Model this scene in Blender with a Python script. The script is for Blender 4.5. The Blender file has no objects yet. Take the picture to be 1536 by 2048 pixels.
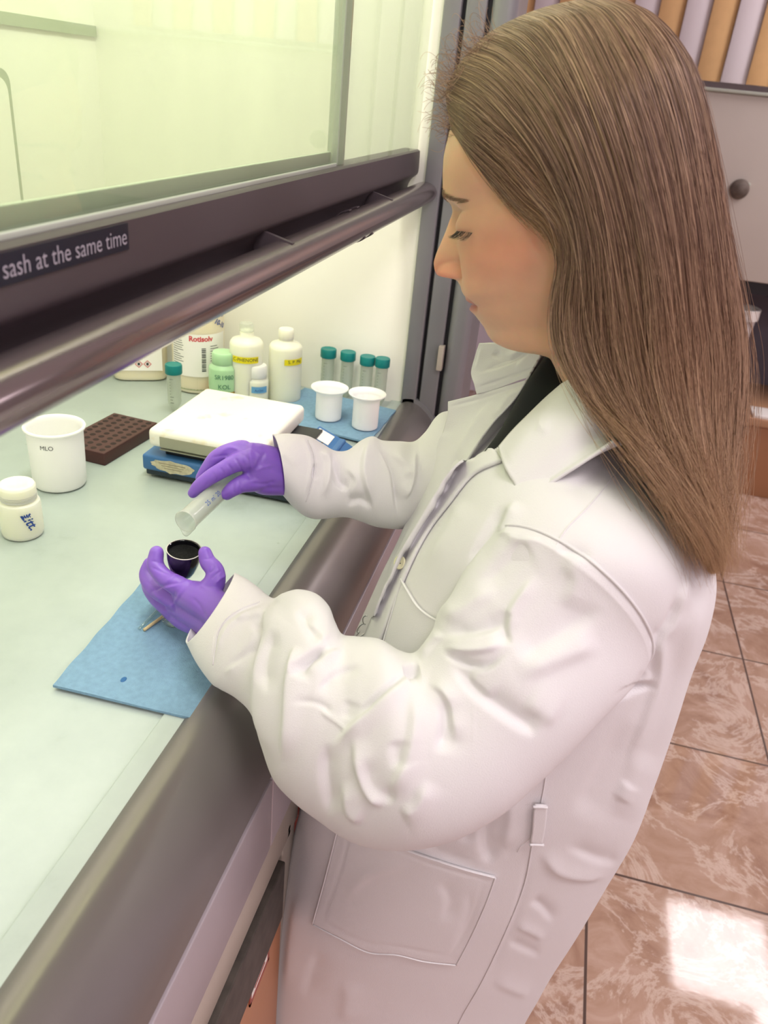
import bpy, bmesh, math, random
import numpy as np
from mathutils import Vector, Matrix
random.seed(7); rng = np.random.default_rng(7)
SC = bpy.context.scene; COL = SC.collection

# ---------------------------------------------------------------- camera
FPX = 1590.0; PPX, PPY = 768.0, 1024.0
CAM = np.array([0.0, 0.0, 1.45])
_dn = np.array([458.0-PPX, 3979.0-PPY, FPX]); _dn /= np.linalg.norm(_dn)
_y = np.array([1210.0-PPX, 200.0-PPY, FPX]); _y -= _dn*(_y@_dn); _y /= np.linalg.norm(_y)
_z = -_dn; _x = np.cross(_y, _z)
ROT = np.array([_x, _y, _z])            # camera (right, down, forward) -> world
cd = bpy.data.cameras.new('camera'); cam = bpy.data.objects.new('camera', cd); COL.objects.link(cam)
mw = Matrix.Identity(4)
for i in range(3):
    mw[i][0] = ROT[i,0]; mw[i][1] = -ROT[i,1]; mw[i][2] = -ROT[i,2]; mw[i][3] = CAM[i]
cam.matrix_world = mw
cd.sensor_fit = 'HORIZONTAL'; cd.sensor_width = 36.0; cd.lens = FPX/1536.0*36.0
cd.clip_start = 0.02
cd.dof.use_dof = True; cd.dof.focus_distance = 0.85; cd.dof.aperture_fstop = 13.0
SC.camera = cam
# ---------------------------------------------------------------- world, lights, exposure
W = bpy.data.worlds.new('world'); SC.world = W; W.use_nodes = True
W.node_tree.nodes['Background'].inputs[0].default_value = (0.90, 0.88, 0.95, 1)
W.node_tree.nodes['Background'].inputs[1].default_value = 0.35
SC.view_settings.view_transform = 'Standard'; SC.view_settings.look = 'None'
SC.view_settings.gamma = 1.0; SC.view_settings.use_curve_mapping = False
SC.view_settings.exposure = 0.0

def area(name, loc, size, size_y, power, color, rot=(0,0,0)):
    l = bpy.data.lights.new(name, 'AREA'); l.shape = 'RECTANGLE'; l.size = size; l.size_y = size_y
    l.energy = power; l.color = color
    o = bpy.data.objects.new(name, l); o.location = loc; o.rotation_euler = rot; COL.objects.link(o)
    return o
ROOMC = (1.0, 0.93, 0.95)
CEIL = 2.75
PANELS = [(1.57, 3.27), (2.0, 2.72), (0.55, -0.1), (2.0, 0.35), (0.52, -1.6), (2.0, -1.6)]
for i, (x, y) in enumerate(PANELS):
    area('ceiling_lamp', (x, y, CEIL-0.03), 0.56, 0.56, 16, ROOMC)
HOODC = (1.0, .985, 0.89)
area('hood_lamp', (-0.36, 0.80, 2.0), 0.16, 1.15, 8.2, HOODC, (0, math.radians(38), 0))

# ---------------------------------------------------------------- projection helpers (for sizing against the room)
def ray(px, py): return ROT@np.array([px-PPX, py-PPY, FPX])
def atz(px, py, z): d = ray(px, py); return CAM+d*((z-CAM[2])/d[2])
def aty(px, py, y): d = ray(px, py); return CAM+d*(y/d[1])
def atx(px, py, x): d = ray(px, py); return CAM+d*(x/d[0])
def proj(P):
    q = (np.atleast_2d(P)-CAM)@ROT
    return np.stack([PPX+q[:,0]/q[:,2]*FPX, PPY+q[:,1]/q[:,2]*FPX], 1)
def hgt(b, py):
    lo, hi = b[2]-0.1, b[2]+1.5
    for _ in range(40):
        m = (lo+hi)/2
        if proj([b[0], b[1], m])[0,1] > py: lo = m
        else: hi = m
    return lo
def pxsize(b): return ((np.array(b)-CAM)@ROT)[2]/FPX      # metres per pixel at b

# ---------------------------------------------------------------- materials
def lin(c):
    if isinstance(c, str):
        c = [int(c[i:i+2], 16)/255 for i in (0, 2, 4)]
    return tuple((v/12.92 if v <= 0.04045 else ((v+0.055)/1.055)**2.4) for v in c[:3])+(1.0,)
def mat(name, col, rough=0.5, metal=0.0, spec=0.5, trans=0.0, sss=0.0, sssr=(1,.4,.2), ior=1.45, alpha=1.0,
        noise=0.0, nscale=20.0, bump=0.0, bscale=200.0, coat=0.0, emit=None, estr=0.0, sheen=0.0):
    m = bpy.data.materials.new(name); m.use_nodes = True
    nt = m.node_tree; b = nt.nodes['Principled BSDF']
    c = lin(col); b.inputs['Base Color'].default_value = c
    b.inputs['Roughness'].default_value = rough; b.inputs['Metallic'].default_value = metal
    b.inputs['Specular IOR Level'].default_value = spec; b.inputs['IOR'].default_value = ior
    b.inputs['Transmission Weight'].default_value = trans; b.inputs['Alpha'].default_value = alpha
    b.inputs['Coat Weight'].default_value = coat; b.inputs['Sheen Weight'].default_value = sheen
    if sss > 0:
        b.inputs['Subsurface Weight'].default_value = 1.0; b.inputs['Subsurface Scale'].default_value = sss
        b.inputs['Subsurface Radius'].default_value = sssr
    if emit:
        b.inputs['Emission Color'].default_value = lin(emit); b.inputs['Emission Strength'].default_value = estr
    tc = None
    if noise > 0 or bump > 0: tc = nt.nodes.new('ShaderNodeTexCoord')
    if noise > 0:
        n = nt.nodes.new('ShaderNodeTexNoise'); n.inputs['Scale'].default_value = nscale; n.inputs['Detail'].default_value = 6
        nt.links.new(tc.outputs['Object'], n.inputs['Vector'])
        r = nt.nodes.new('ShaderNodeValToRGB'); r.color_ramp.elements[0].position = 0.3; r.color_ramp.elements[1].position = 0.7
        r.color_ramp.elements[0].color = tuple(v*(1-noise) for v in c[:3])+(1,)
        r.color_ramp.elements[1].color = tuple(min(1, v*(1+noise*0.5)) for v in c[:3])+(1,)
        nt.links.new(n.outputs['Fac'], r.inputs['Fac']); nt.links.new(r.outputs['Color'], b.inputs['Base Color'])
    if bump > 0:
        n = nt.nodes.new('ShaderNodeTexNoise'); n.inputs['Scale'].default_value = bscale; n.inputs['Detail'].default_value = 3
        nt.links.new(tc.outputs['Object'], n.inputs['Vector'])
        bp = nt.nodes.new('ShaderNodeBump'); bp.inputs['Strength'].default_value = bump; bp.inputs['Distance'].default_value = 0.002
        nt.links.new(n.outputs['Fac'], bp.inputs['Height']); nt.links.new(bp.outputs['Normal'], b.inputs['Normal'])
    return m

def glassmat(name, tint, refl=1.0, haze=0.0, hazecol='DDE3D2', rough=0.02):
    m = bpy.data.materials.new(name); m.use_nodes = True; nt = m.node_tree; nt.nodes.clear()
    o = nt.nodes.new('ShaderNodeOutputMaterial'); t = nt.nodes.new('ShaderNodeBsdfTransparent'); g = nt.nodes.new('ShaderNodeBsdfGlossy')
    t.inputs['Color'].default_value = lin(tint); g.inputs['Roughness'].default_value = rough
    f = nt.nodes.new('ShaderNodeFresnel'); f.inputs['IOR'].default_value = 1.5
    mul = nt.nodes.new('ShaderNodeMath'); mul.operation = 'MULTIPLY'; mul.inputs[1].default_value = refl
    ge = nt.nodes.new('ShaderNodeNewGeometry'); inv = nt.nodes.new('ShaderNodeMath'); inv.operation = 'SUBTRACT'; inv.inputs[0].default_value = 1
    fr = nt.nodes.new('ShaderNodeMath'); fr.operation = 'MULTIPLY'
    nt.links.new(ge.outputs['Backfacing'], inv.inputs[1]); nt.links.new(f.outputs[0], fr.inputs[0]); nt.links.new(inv.outputs[0], fr.inputs[1])
    nt.links.new(fr.outputs[0], mul.inputs[0])
    mx = nt.nodes.new('ShaderNodeMixShader'); nt.links.new(mul.outputs[0], mx.inputs[0])
    nt.links.new(t.outputs[0], mx.inputs[1]); nt.links.new(g.outputs[0], mx.inputs[2])
    last = mx
    if haze > 0:
        d = nt.nodes.new('ShaderNodeBsdfDiffuse'); d.inputs[0].default_value = lin(hazecol)
        tl = nt.nodes.new('ShaderNodeBsdfTranslucent'); tl.inputs[0].default_value = lin(hazecol)
        dm = nt.nodes.new('ShaderNodeMixShader'); dm.inputs[0].default_value = 0.5
        nt.links.new(d.outputs[0], dm.inputs[1]); nt.links.new(tl.outputs[0], dm.inputs[2])
        tc = nt.nodes.new('ShaderNodeTexCoord'); n = nt.nodes.new('ShaderNodeTexNoise'); n.inputs['Scale'].default_value = 5; n.inputs['Detail'].default_value = 8
        mp = nt.nodes.new('ShaderNodeMapping'); mp.inputs['Scale'].default_value = (1, 1.6, 0.6)
        nt.links.new(tc.outputs['Object'], mp.inputs[0]); nt.links.new(mp.outputs[0], n.inputs['Vector'])
        mr = nt.nodes.new('ShaderNodeMapRange'); mr.inputs[1].default_value = 0.3; mr.inputs[2].default_value = 0.7
        mr.inputs[3].default_value = haze*0.6; mr.inputs[4].default_value = haze*1.4
        nt.links.new(n.outputs['Fac'], mr.inputs[0])
        m2 = nt.nodes.new('ShaderNodeMixShader'); nt.links.new(mr.outputs[0], m2.inputs[0])
        nt.links.new(mx.outputs[0], m2.inputs[1]); nt.links.new(dm.outputs[0], m2.inputs[2]); last = m2
    nt.links.new(last.outputs[0], o.inputs[0])
    return m

# ---------------------------------------------------------------- object helpers
def link(name, me, m=None, parent=None, smooth=True):
    o = bpy.data.objects.new(name, me); COL.objects.link(o)
    if m is not None:
        for mm in (m if isinstance(m, (list, tuple)) else [m]): me.materials.append(mm)
    if parent is not None: o.parent = parent
    if smooth and len(me.polygons):
        me.polygons.foreach_set('use_smooth', [True]*len(me.polygons))
    return o
def meshobj(name, V, F, m=None, parent=None, smooth=True):
    me = bpy.data.meshes.new(name); me.from_pydata([tuple(map(float, v)) for v in V], [], [tuple(int(i) for i in f) for f in F]); me.update()
    o = link(name, me, m, parent, smooth)
    return o
def fixn(o):
    bm = bmesh.new(); bm.from_mesh(o.data); bmesh.ops.recalc_face_normals(bm, faces=bm.faces); bm.to_mesh(o.data); bm.free()
    return o
def sharp(o, ang=35):
    try: o.data.set_sharp_from_angle(angle=math.radians(ang))
    except Exception: pass
    return o
def tag(o, label=None, cat=None, group=None, kind=None):
    if label: o['label'] = label
    if cat: o['category'] = cat
    if group: o['group'] = group
    if kind: o['kind'] = kind
    return o
def empty(name, loc=(0,0,0), label=None, cat=None, group=None, rz=0):
    o = bpy.data.objects.new(name, None); COL.objects.link(o); o.location = loc; o.rotation_euler = (0,0,rz)
    o.empty_display_size = 0.02
    return tag(o, label, cat, group)
def box(name, lo, hi, m, parent=None, bev=0.0, seg=3, smooth=True):
    bm = bmesh.new(); bmesh.ops.create_cube(bm, size=1)
    for v in bm.verts:
        v.co = Vector([(lo[i]+hi[i])/2+v.co[i]*(hi[i]-lo[i]) for i in range(3)])
    if bev > 0: bmesh.ops.bevel(bm, geom=bm.edges[:], offset=bev, segments=seg, affect='EDGES', profile=0.5)
    me = bpy.data.meshes.new(name); bm.to_mesh(me); bm.free()
    return sharp(link(name, me, m, parent, smooth), 50)
def boxes(name, L, m, parent=None, bev=0.0):
    bm = bmesh.new()
    for lo, hi in L:
        r = bmesh.ops.create_cube(bm, size=1)
        for v in r['verts']: v.co = Vector([(lo[i]+hi[i])/2+v.co[i]*(hi[i]-lo[i]) for i in range(3)])
    if bev > 0: bmesh.ops.bevel(bm, geom=bm.edges[:], offset=bev, segments=2, affect='EDGES', profile=0.5)
    me = bpy.data.meshes.new(name); bm.to_mesh(me); bm.free()
    return sharp(link(name, me, m, parent, True), 50)
def lathe(name, prof, m, parent=None, n=48, loc=(0,0,0), sx=1.0, sy=1.0, power=2.0, ang=40, wob=None):
    V = []; F = []; k = len(prof)
    for j in range(n):
        a = 2*math.pi*j/n; c, s = math.cos(a), math.sin(a)
        if power != 2.0:
            q = (abs(c)**power+abs(s)**power)**(-1/power); c *= q; s *= q
        for r, z in prof:
            V.append((loc[0]+r*c*sx, loc[1]+r*s*sy, loc[2]+z))
    for j in range(n):
        j2 = (j+1)%n
        for i in range(k-1):
            F.append((j*k+i, j2*k+i, j2*k+i+1, j*k+i+1))
    o = meshobj(name, V, F, m, parent)
    bm = bmesh.new(); bm.from_mesh(o.data); bmesh.ops.remove_doubles(bm, verts=bm.verts, dist=1e-6)
    bmesh.ops.recalc_face_normals(bm, faces=bm.faces); bm.to_mesh(o.data); bm.free()
    return sharp(o, ang)
def extr_y(name, prof, y0, y1, m, parent=None, closed=True, ang=30):
    V = [(x, y0, z) for x, z in prof]+[(x, y1, z) for x, z in prof]; n = len(prof)
    F = [(i, (i+1)%n, n+(i+1)%n, n+i) for i in range(n if closed else n-1)]
    if closed: F += [tuple(range(n))[::-1], tuple(range(n, 2*n))]
    o = fixn(meshobj(name, V, F, m, parent)); return sharp(o, ang)
def crs(P, n):
    """Catmull-Rom resample of the control rows P (k,...) to n rows"""
    P = np.array(P, float); k = len(P)
    Q = np.concatenate([[2*P[0]-P[1]], P, [2*P[-1]-P[-2]]])
    out = []
    for t in np.linspace(0, k-1, n):
        i = min(int(t), k-2); f = t-i
        a, b, c, d = Q[i], Q[i+1], Q[i+2], Q[i+3]
        out.append(0.5*((2*b)+(-a+c)*f+(2*a-5*b+4*c-d)*f*f+(-a+3*b-3*c+d)*f**3))
    return np.array(out)
def tube(name, P, r, m, parent=None, n=10, res=None, cap=True):
    P = np.array(P, float)
    if res: 
        P2 = crs(P, res); r = crs(np.array(r)[:,None], res)[:,0] if np.ndim(r) else r; P = P2
    rr = np.array(r) if np.ndim(r) else np.full(len(P), r)
    V = []; F = []; up = None
    for i in range(len(P)):
        t = P[min(i+1, len(P)-1)]-P[max(i-1, 0)]; t /= (np.linalg.norm(t)+1e-12)
        if up is None:
            a = np.array([0,0,1.]) if abs(t[2]) < .9 else np.array([1.,0,0]); up = np.cross(t, a)
        up = up-t*(up@t); up /= np.linalg.norm(up); w = np.cross(t, up)
        for j in range(n):
            a = 2*math.pi*j/n; V.append(P[i]+rr[i]*(math.cos(a)*up+math.sin(a)*w))
    for i in range(len(P)-1):
        for j in range(n): F.append((i*n+j, i*n+(j+1)%n, (i+1)*n+(j+1)%n, (i+1)*n+j))
    if cap: F += [tuple(range(n))[::-1], tuple(range((len(P)-1)*n, len(P)*n))]
    return meshobj(name, V, F, m, parent)
def textmesh(s, size, shear=0.0, align='LEFT', bold=0.0):
    cu = bpy.data.curves.new('t', 'FONT'); cu.body = s; cu.size = size; cu.shear = shear; cu.align_x = align; cu.offset = bold
    cu.resolution_u = 3
    o = bpy.data.objects.new('t', cu); COL.objects.link(o)
    dg = bpy.context.evaluated_depsgraph_get(); me = bpy.data.meshes.new_from_object(o.evaluated_get(dg))
    bpy.data.objects.remove(o); return me
def text_plane(name, s, size, M, m, parent=None, shear=0.0, align='LEFT', bold=0.0):
    me = textmesh(s, size, shear, align, bold); me.transform(M); me.name = name
    return link(name, me, m, parent, False)
def text_cyl(name, s, size, r, ang0, z, m, parent=None, loc=(0,0,0), shear=0.0, roll=0.0, bold=0.0):
    """text wrapped on a cylinder of radius r: centre angle ang0, baseline height z"""
    me = textmesh(s, size, shear, 'CENTER', bold); c, sn = math.cos(roll), math.sin(roll)
    for v in me.vertices:
        x, y = v.co.x*c-v.co.y*sn, v.co.x*sn+v.co.y*c
        a = ang0+x/r; v.co = Vector((loc[0]+r*math.cos(a), loc[1]+r*math.sin(a), loc[2]+z+y))
    me.name = name
    return link(name, me, m, parent, False)
def label_cyl(name, r, a0, a1, z0, z1, m, parent=None, loc=(0,0,0), th=0.0004, n=14):
    V = []; F = []
    for k in range(n+1):
        a = a0+(a1-a0)*k/n
        for rr, z in ((r, z0), (r+th, z0), (r+th, z1), (r, z1)):
            V.append((loc[0]+rr*math.cos(a), loc[1]+rr*math.sin(a), loc[2]+z))
    for k in range(n):
        for i in range(4): F.append((k*4+i, k*4+(i+1)%4, k*4+4+(i+1)%4, k*4+4+i))
    F += [(0,1,2,3), (n*4+3, n*4+2, n*4+1, n*4)]
    return sharp(fixn(meshobj(name, V, F, m, parent)), 50)

# ================================================================ MATERIAL SET
M = {}
M['wall'] = mat('wall_paint', 'E6DFE8', 0.7, noise=.03)
M['ceil'] = mat('ceiling_paint', 'EDEBEE', 0.8)
M['hoodin'] = mat('hood_lining', 'F8F6EC', 0.35, noise=.02, nscale=3)
M['steel'] = mat('painted_grey_metal', '6F6A70', 0.34, metal=0.25, noise=.04, nscale=6)
M['lip'] = mat('airfoil_metal', '827D7C', 0.30, metal=0.5, noise=.05, nscale=5)
M['sash'] = mat('sash_profile', '564D51', 0.42, metal=0.2)
M['handle'] = mat('sash_handle_metal', '8A7D80', 0.20, metal=0.7)
M['post'] = mat('post_grey', '8A898D', 0.4, metal=0.25)
M['dark'] = mat('dark_gap', '17161B', 0.6)
M['white'] = mat('white_plastic', 'F1F0EC', 0.35)
M['black'] = mat('black_plastic', '1C1D21', 0.4)
M['beige'] = mat('beige_metal', 'B9AFA3', 0.4, noise=.03)
M['cloth'] = mat('blue_wipe', '7C9FBA', 0.9, noise=.10, nscale=160, bump=.5, bscale=900)
M['ink'] = mat('blue_ink', '2A4C9B', 0.6)
M['blackink'] = mat('black_ink', '33343A', 0.6)
M['paper'] = mat('label_paper', 'F4F0EA', 0.6)

# counter: pale grey-green laminate with stains
def counter_mat():
    m = mat('worktop_laminate', 'C3CFC9', 0.30); nt = m.node_tree; b = nt.nodes['Principled BSDF']
    tc = nt.nodes.new('ShaderNodeTexCoord')
    n1 = nt.nodes.new('ShaderNodeTexNoise'); n1.inputs['Scale'].default_value = 9; n1.inputs['Detail'].default_value = 8; n1.inputs['Roughness'].default_value = .65
    nt.links.new(tc.outputs['Object'], n1.inputs['Vector'])
    r = nt.nodes.new('ShaderNodeValToRGB'); e = r.color_ramp.elements
    e[0].position = .22; e[0].color = lin('98A39D'); e[1].position = .42; e[1].color = lin('ABB7B3')
    e2 = r.color_ramp.elements.new(.72); e2.color = lin('B4C0BB'); e3 = r.color_ramp.elements.new(.80); e3.color = lin('C0BA9C')
    nt.links.new(n1.outputs['Fac'], r.inputs['Fac'])
    n2 = nt.nodes.new('ShaderNodeTexNoise'); n2.inputs['Scale'].default_value = 34; n2.inputs['Detail'].default_value = 4
    nt.links.new(tc.outputs['Object'], n2.inputs['Vector'])
    r2 = nt.nodes.new('ShaderNodeValToRGB'); r2.color_ramp.elements[0].position = .20; r2.color_ramp.elements[1].position = .27
    r2.color_ramp.elements[0].color = (.62,.64,.60,1); r2.color_ramp.elements[1].color = (1,1,1,1)
    nt.links.new(n2.outputs['Fac'], r2.inputs['Fac'])
    mx = nt.nodes.new('ShaderNodeMixRGB'); mx.blend_type = 'MULTIPLY'; mx.inputs[0].default_value = .7
    nt.links.new(r.outputs[0], mx.inputs[1]); nt.links.new(r2.outputs[0], mx.inputs[2]); nt.links.new(mx.outputs[0], b.inputs['Base Color'])
    mr = nt.nodes.new('ShaderNodeMapRange'); mr.inputs[3].default_value = .22; mr.inputs[4].default_value = .42
    nt.links.new(n1.outputs['Fac'], mr.inputs[0]); nt.links.new(mr.outputs[0], b.inputs['Roughness'])
    return m
M['counter'] = counter_mat()

def floor_mat():
    m = mat('marbled_floor_tile', 'B08A78', 0.06); nt = m.node_tree; b = nt.nodes['Principled BSDF']; L = nt.links
    tc = nt.nodes.new('ShaderNodeTexCoord')
    mp = nt.nodes.new('ShaderNodeMapping'); mp.inputs['Location'].default_value = (-0.284, -0.340, 0)
    L.new(tc.outputs['Object'], mp.inputs[0])
    br = nt.nodes.new('ShaderNodeTexBrick'); br.offset = 0; br.inputs['Scale'].default_value = 1
    br.inputs['Brick Width'].default_value = .4575; br.inputs['Row Height'].default_value = .4605
    br.inputs['Mortar Size'].default_value = .0030; br.inputs['Mortar Smooth'].default_value = .1
    br.inputs['Color1'].default_value = (0,0,0,1); br.inputs['Color2'].default_value = (1,1,1,1)
    L.new(mp.outputs[0], br.inputs['Vector'])
    # per tile offset of the veining
    sc = nt.nodes.new('ShaderNodeVectorMath'); sc.operation = 'SCALE'; sc.inputs['Scale'].default_value = 7.0
    L.new(br.outputs['Color'], sc.inputs[0])
    ad = nt.nodes.new('ShaderNodeVectorMath'); ad.operation = 'ADD'; L.new(tc.outputs['Object'], ad.inputs[0]); L.new(sc.outputs[0], ad.inputs[1])
    n0 = nt.nodes.new('ShaderNodeTexNoise'); n0.inputs['Scale'].default_value = 5; n0.inputs['Detail'].default_value = 12; n0.inputs['Roughness'].default_value = .65; n0.inputs['Distortion'].default_value = 1.6
    L.new(ad.outputs[0], n0.inputs['Vector'])
    r = nt.nodes.new('ShaderNodeValToRGB'); e = r.color_ramp.elements
    e[0].position = .30; e[0].color = lin('9C7866'); e[1].position = .70; e[1].color = lin('CBAE9F')
    q = r.color_ramp.elements.new(.5); q.color = lin('B59480')
    L.new(n0.outputs['Fac'], r.inputs['Fac'])
    # veins
    n1 = nt.nodes.new('ShaderNodeTexNoise'); n1.inputs['Scale'].default_value = 4.5; n1.inputs['Detail'].default_value = 12; n1.inputs['Roughness'].default_value = .68; n1.inputs['Distortion'].default_value = .9
    L.new(ad.outputs[0], n1.inputs['Vector'])
    s = nt.nodes.new('ShaderNodeMath'); s.operation = 'SUBTRACT'; s.inputs[1].default_value = .5; L.new(n1.outputs['Fac'], s.inputs[0])
    a = nt.nodes.new('ShaderNodeMath'); a.operation = 'ABSOLUTE'; L.new(s.outputs[0], a.inputs[0])
    r2 = nt.nodes.new('ShaderNodeValToRGB'); r2.color_ramp.elements[0].position = 0; r2.color_ramp.elements[0].color = (.62,.62,.62,1)
    r2.color_ramp.elements[1].position = .035; r2.color_ramp.elements[1].color = (0,0,0,1)
    L.new(a.outputs[0], r2.inputs['Fac'])
    mx = nt.nodes.new('ShaderNodeMixRGB'); L.new(r2.outputs[0], mx.inputs[0]); L.new(r.outputs[0], mx.inputs[1]); mx.inputs[2].default_value = lin('E0CCC0')
    mg = nt.nodes.new('ShaderNodeMixRGB'); L.new(br.outputs['Fac'], mg.inputs[0]); L.new(mx.outputs[0], mg.inputs[1]); mg.inputs[2].default_value = lin('5B4A44')
    L.new(mg.outputs[0], b.inputs['Base Color'])
    nb = nt.nodes.new('ShaderNodeTexNoise'); nb.inputs['Scale'].default_value = 30; L.new(tc.outputs['Object'], nb.inputs['Vector'])
    bp = nt.nodes.new('ShaderNodeBump'); bp.inputs['Strength'].default_value = .02; bp.inputs['Distance'].default_value = .004
    L.new(nb.outputs['Fac'], bp.inputs['Height']); L.new(bp.outputs[0], b.inputs['Normal'])
    return m
M['floor'] = floor_mat()

# ================================================================ THE ROOM
XW0, XW1, YW0, YW1 = -1.35, 3.6, -2.6, 4.25
def struct(o): o['kind'] = 'structure'; return o
struct(box('floor', (XW0, YW0, -0.1), (XW1, YW1, 0.0), M['floor'], smooth=False))
struct(box('ceiling', (XW0, YW0, CEIL), (XW1, YW1, CEIL+.1), M['ceil'], smooth=False))
struct(box('wall_far', (XW0, YW1, 0), (XW1, YW1+.1, CEIL), M['wall'], smooth=False))
struct(box('wall_near', (XW0, YW0-.1, 0), (XW1, YW0, CEIL), M['wall'], smooth=False))
struct(box('wall_right', (XW1, YW0, 0), (XW1+.1, YW1, CEIL), M['wall'], smooth=False))
struct(box('wall_left', (XW0-.1, YW0, 0), (XW0, YW1, CEIL), M['wall'], smooth=False))
M['led'] = mat('lamp_diffuser', 'FFFFFF', .4, emit='FFF0F4', estr=2.2)
for i, (x, y) in enumerate(PANELS):
    e = empty('ceiling_light', (x, y, CEIL), ['white ceiling light panel above the far greige wall box, mirrored in the floor', 'white ceiling light panel in the far right quarter of the ceiling', 'white ceiling light panel right above the viewer beside the hood', 'white ceiling light panel above the open floor right of the viewer', 'white ceiling light panel behind the viewer, nearest the hood side', 'white ceiling light panel behind the viewer, on the side away from the hood'][i], 'ceiling light', 'ceiling light panels')
    boxes('frame', [((-.31,-.31,-.025),(.31,-.29,0)), ((-.31,.29,-.025),(.31,.31,0)), ((-.31,-.29,-.025),(-.29,.29,0)), ((.29,-.29,-.025),(.31,.29,0))], M['white'], e)
    box('diffuser', (-.29,-.29,-.018), (.29,.29,-.004), M['led'], e, smooth=False)

# ================================================================ FUME HOOD
ZC = 0.92; XL = -0.26; HY0, HY1 = -0.22, 1.41; XB = -0.86; HZ = 2.2
hood = empty('fume_hood', (-.6, .6, 0), 'large grey and cream fume hood with raised glass sash, filling the left side', 'fume hood')
def hpart(o): 
    o.parent = hood; o.matrix_parent_inverse = Matrix.Translation((.6, -.6, 0)); return o
hpart(box('back_lining', (XB-.03, HY0, ZC-.1), (XB, HY1+.03, HZ), M['hoodin'], smooth=False))
hpart(box('side_lining', (XB, HY1, ZC-.1), (-.262, HY1+.03, HZ), M['hoodin'], smooth=False))
hpart(box('side_lining', (XB, HY0-.03, ZC-.1), (-.262, HY0, HZ), M['hoodin'], smooth=False))
hpart(box('top_lining', (XB, HY0, HZ-.03), (-.262, HY1, HZ), M['hoodin'], smooth=False))
# baffle panels on the back wall, rounded outline
def rrect_yz(name, x0, x1, y0, y1, z0, z1, r, m):
    pts = []
    for cy, cz, a0 in ((y1-r, z1-r, 0), (y0+r, z1-r, 90), (y0+r, z0+r, 180), (y1-r, z0+r, 270)):
        for k in range(7):
            a = math.radians(a0+k*15); pts.append((cy+r*math.cos(a), cz+r*math.sin(a)))
    n = len(pts); V = [(x0, y, z) for y, z in pts]+[(x1, y, z) for y, z in pts]
    F = [(i, (i+1)%n, n+(i+1)%n, n+i) for i in range(n)]+[tuple(range(n)), tuple(range(n, 2*n))]
    return sharp(fixn(meshobj(name, V, F, m)), 40)
M['seam'] = mat('panel_edge_grey', 'A9B29C', .5)
hpart(rrect_yz('baffle_edge', XB, XB+.012, -.10, 1.155, .99, 1.420, .02, M['seam']))
hpart(rrect_yz('baffle_panel', XB+.004, XB+.016, -.09, 1.143, 1.0, 1.409, .02, M['hoodin']))
hpart(box('baffle_slot', (XB, HY0, atx(100, 62, XB)[2]), (XB+.006, HY1-.004, atx(100, 38, XB)[2]), M['seam'], smooth=False))
hpart(box('worktop', (XB, HY0, ZC-.03), (XL, HY1, ZC), M['counter'], bev=.002))
# raised rim line of the dished worktop
hpart(box('worktop_rim', (XL-.024, HY0, ZC-.002), (XL-.002, HY1, ZC+.0035), M['counter'], bev=.0015))
# airfoil
apf = [(XL-.004, ZC-.03), (XL-.003, ZC+.004), (XL+.006, ZC+.0085), (XL+.020, ZC+.0085), (XL+.036, ZC+.002), (XL+.052, ZC-.012), (XL+.064, ZC-.028), (XL+.072, ZC-.044), (XL+.076, ZC-.060), (XL+.070, ZC-.066), (XL+.02, ZC-.066)]
apf2 = crs(np.array(apf[1:9]), 26).tolist()
hpart(extr_y('airfoil', [apf[0]]+apf2+apf[9:], HY0-.05, 1.40, M['lip'], ang=50))
hpart(extr_y('airfoil_end', [apf[0]]+[(x+.004*(i>3), z+.006) for i, (x, z) in enumerate(apf2)]+apf[9:], 1.40, 1.46, M['post'], ang=50))
# fascia under airfoil (three panels with a seam), trim and lower cabinet
XF = XL+.078
M['fascia'] = mat('lilac_grey_fascia', 'B5ACB2', .38, metal=.2)
hpart(box('fascia_panel', (XF-.02, HY0-.05, ZC-.160), (XF, .52, ZC-.064), M['fascia'], bev=.0015))
hpart(box('fascia_panel', (XF-.02, .522, ZC-.160), (XF, 1.46, ZC-.064), M['fascia'], bev=.0015))
hpart(box('cream_trim', (XF-.03, HY0-.05, ZC-.225), (XF-.003, .62, ZC-.162), M['beige'], bev=.002))
M['tray'] = mat('dusty_brown_ledge', '4B453F', .55, noise=.35, nscale=60)
hpart(box('ledge', (XF-.03, HY0-.05, ZC-.322), (XF+.004, .560, ZC-.227), M['tray'], bev=.002))
hpart(box('cabinet_frame', (XF-.05, .580, .12), (XF-.006, .62, ZC-.226), M['beige'], bev=.002))
M['orange'] = mat('orange_cabinet', 'B97F58', .35, noise=.08, nscale=4)
M['redp'] = mat('red_paint', '9C5046', .45)
hpart(box('cabinet_body', (XB, HY0-.05, .1), (XF-.05, 1.46, ZC-.1), M['beige'], smooth=False))
for y0, y1 in ((-.25, .13), (.135, .577)):
    d = box('cabinet_door', (XF-.03, y0, .14), (XF-.003, y1, ZC-.325), M['orange'], bev=.002); hpart(d)
hpart(box('cabinet_edge', (XF-.05, .622, .12), (XF-.002, .645, ZC-.226), M['redp'], bev=.002))
hpart(box('cabinet_door', (XF-.05, .647, .14), (XF-.008, 1.45, ZC-.2), M['beige'], bev=.002))
p = hpart(box('warning_label', (XF-.003, .480, .560), (XF-.002, .529, .600), M['paper'], smooth=False))
b = [((XF-.0025,.476,.556),(XF-.0012,.533,.561)), ((XF-.0025,.476,.599),(XF-.0012,.533,.604)), ((XF-.0025,.476,.556),(XF-.0012,.480,.604)), ((XF-.0025,.529,.556),(XF-.0012,.533,.604))]+[((XF-.0025,.490,.568+.007*k),(XF-.0015,.520-.008*(k%2),.5705+.007*k)) for k in range(4)]
hpart(boxes('label_border', b, M['redp']))
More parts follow.
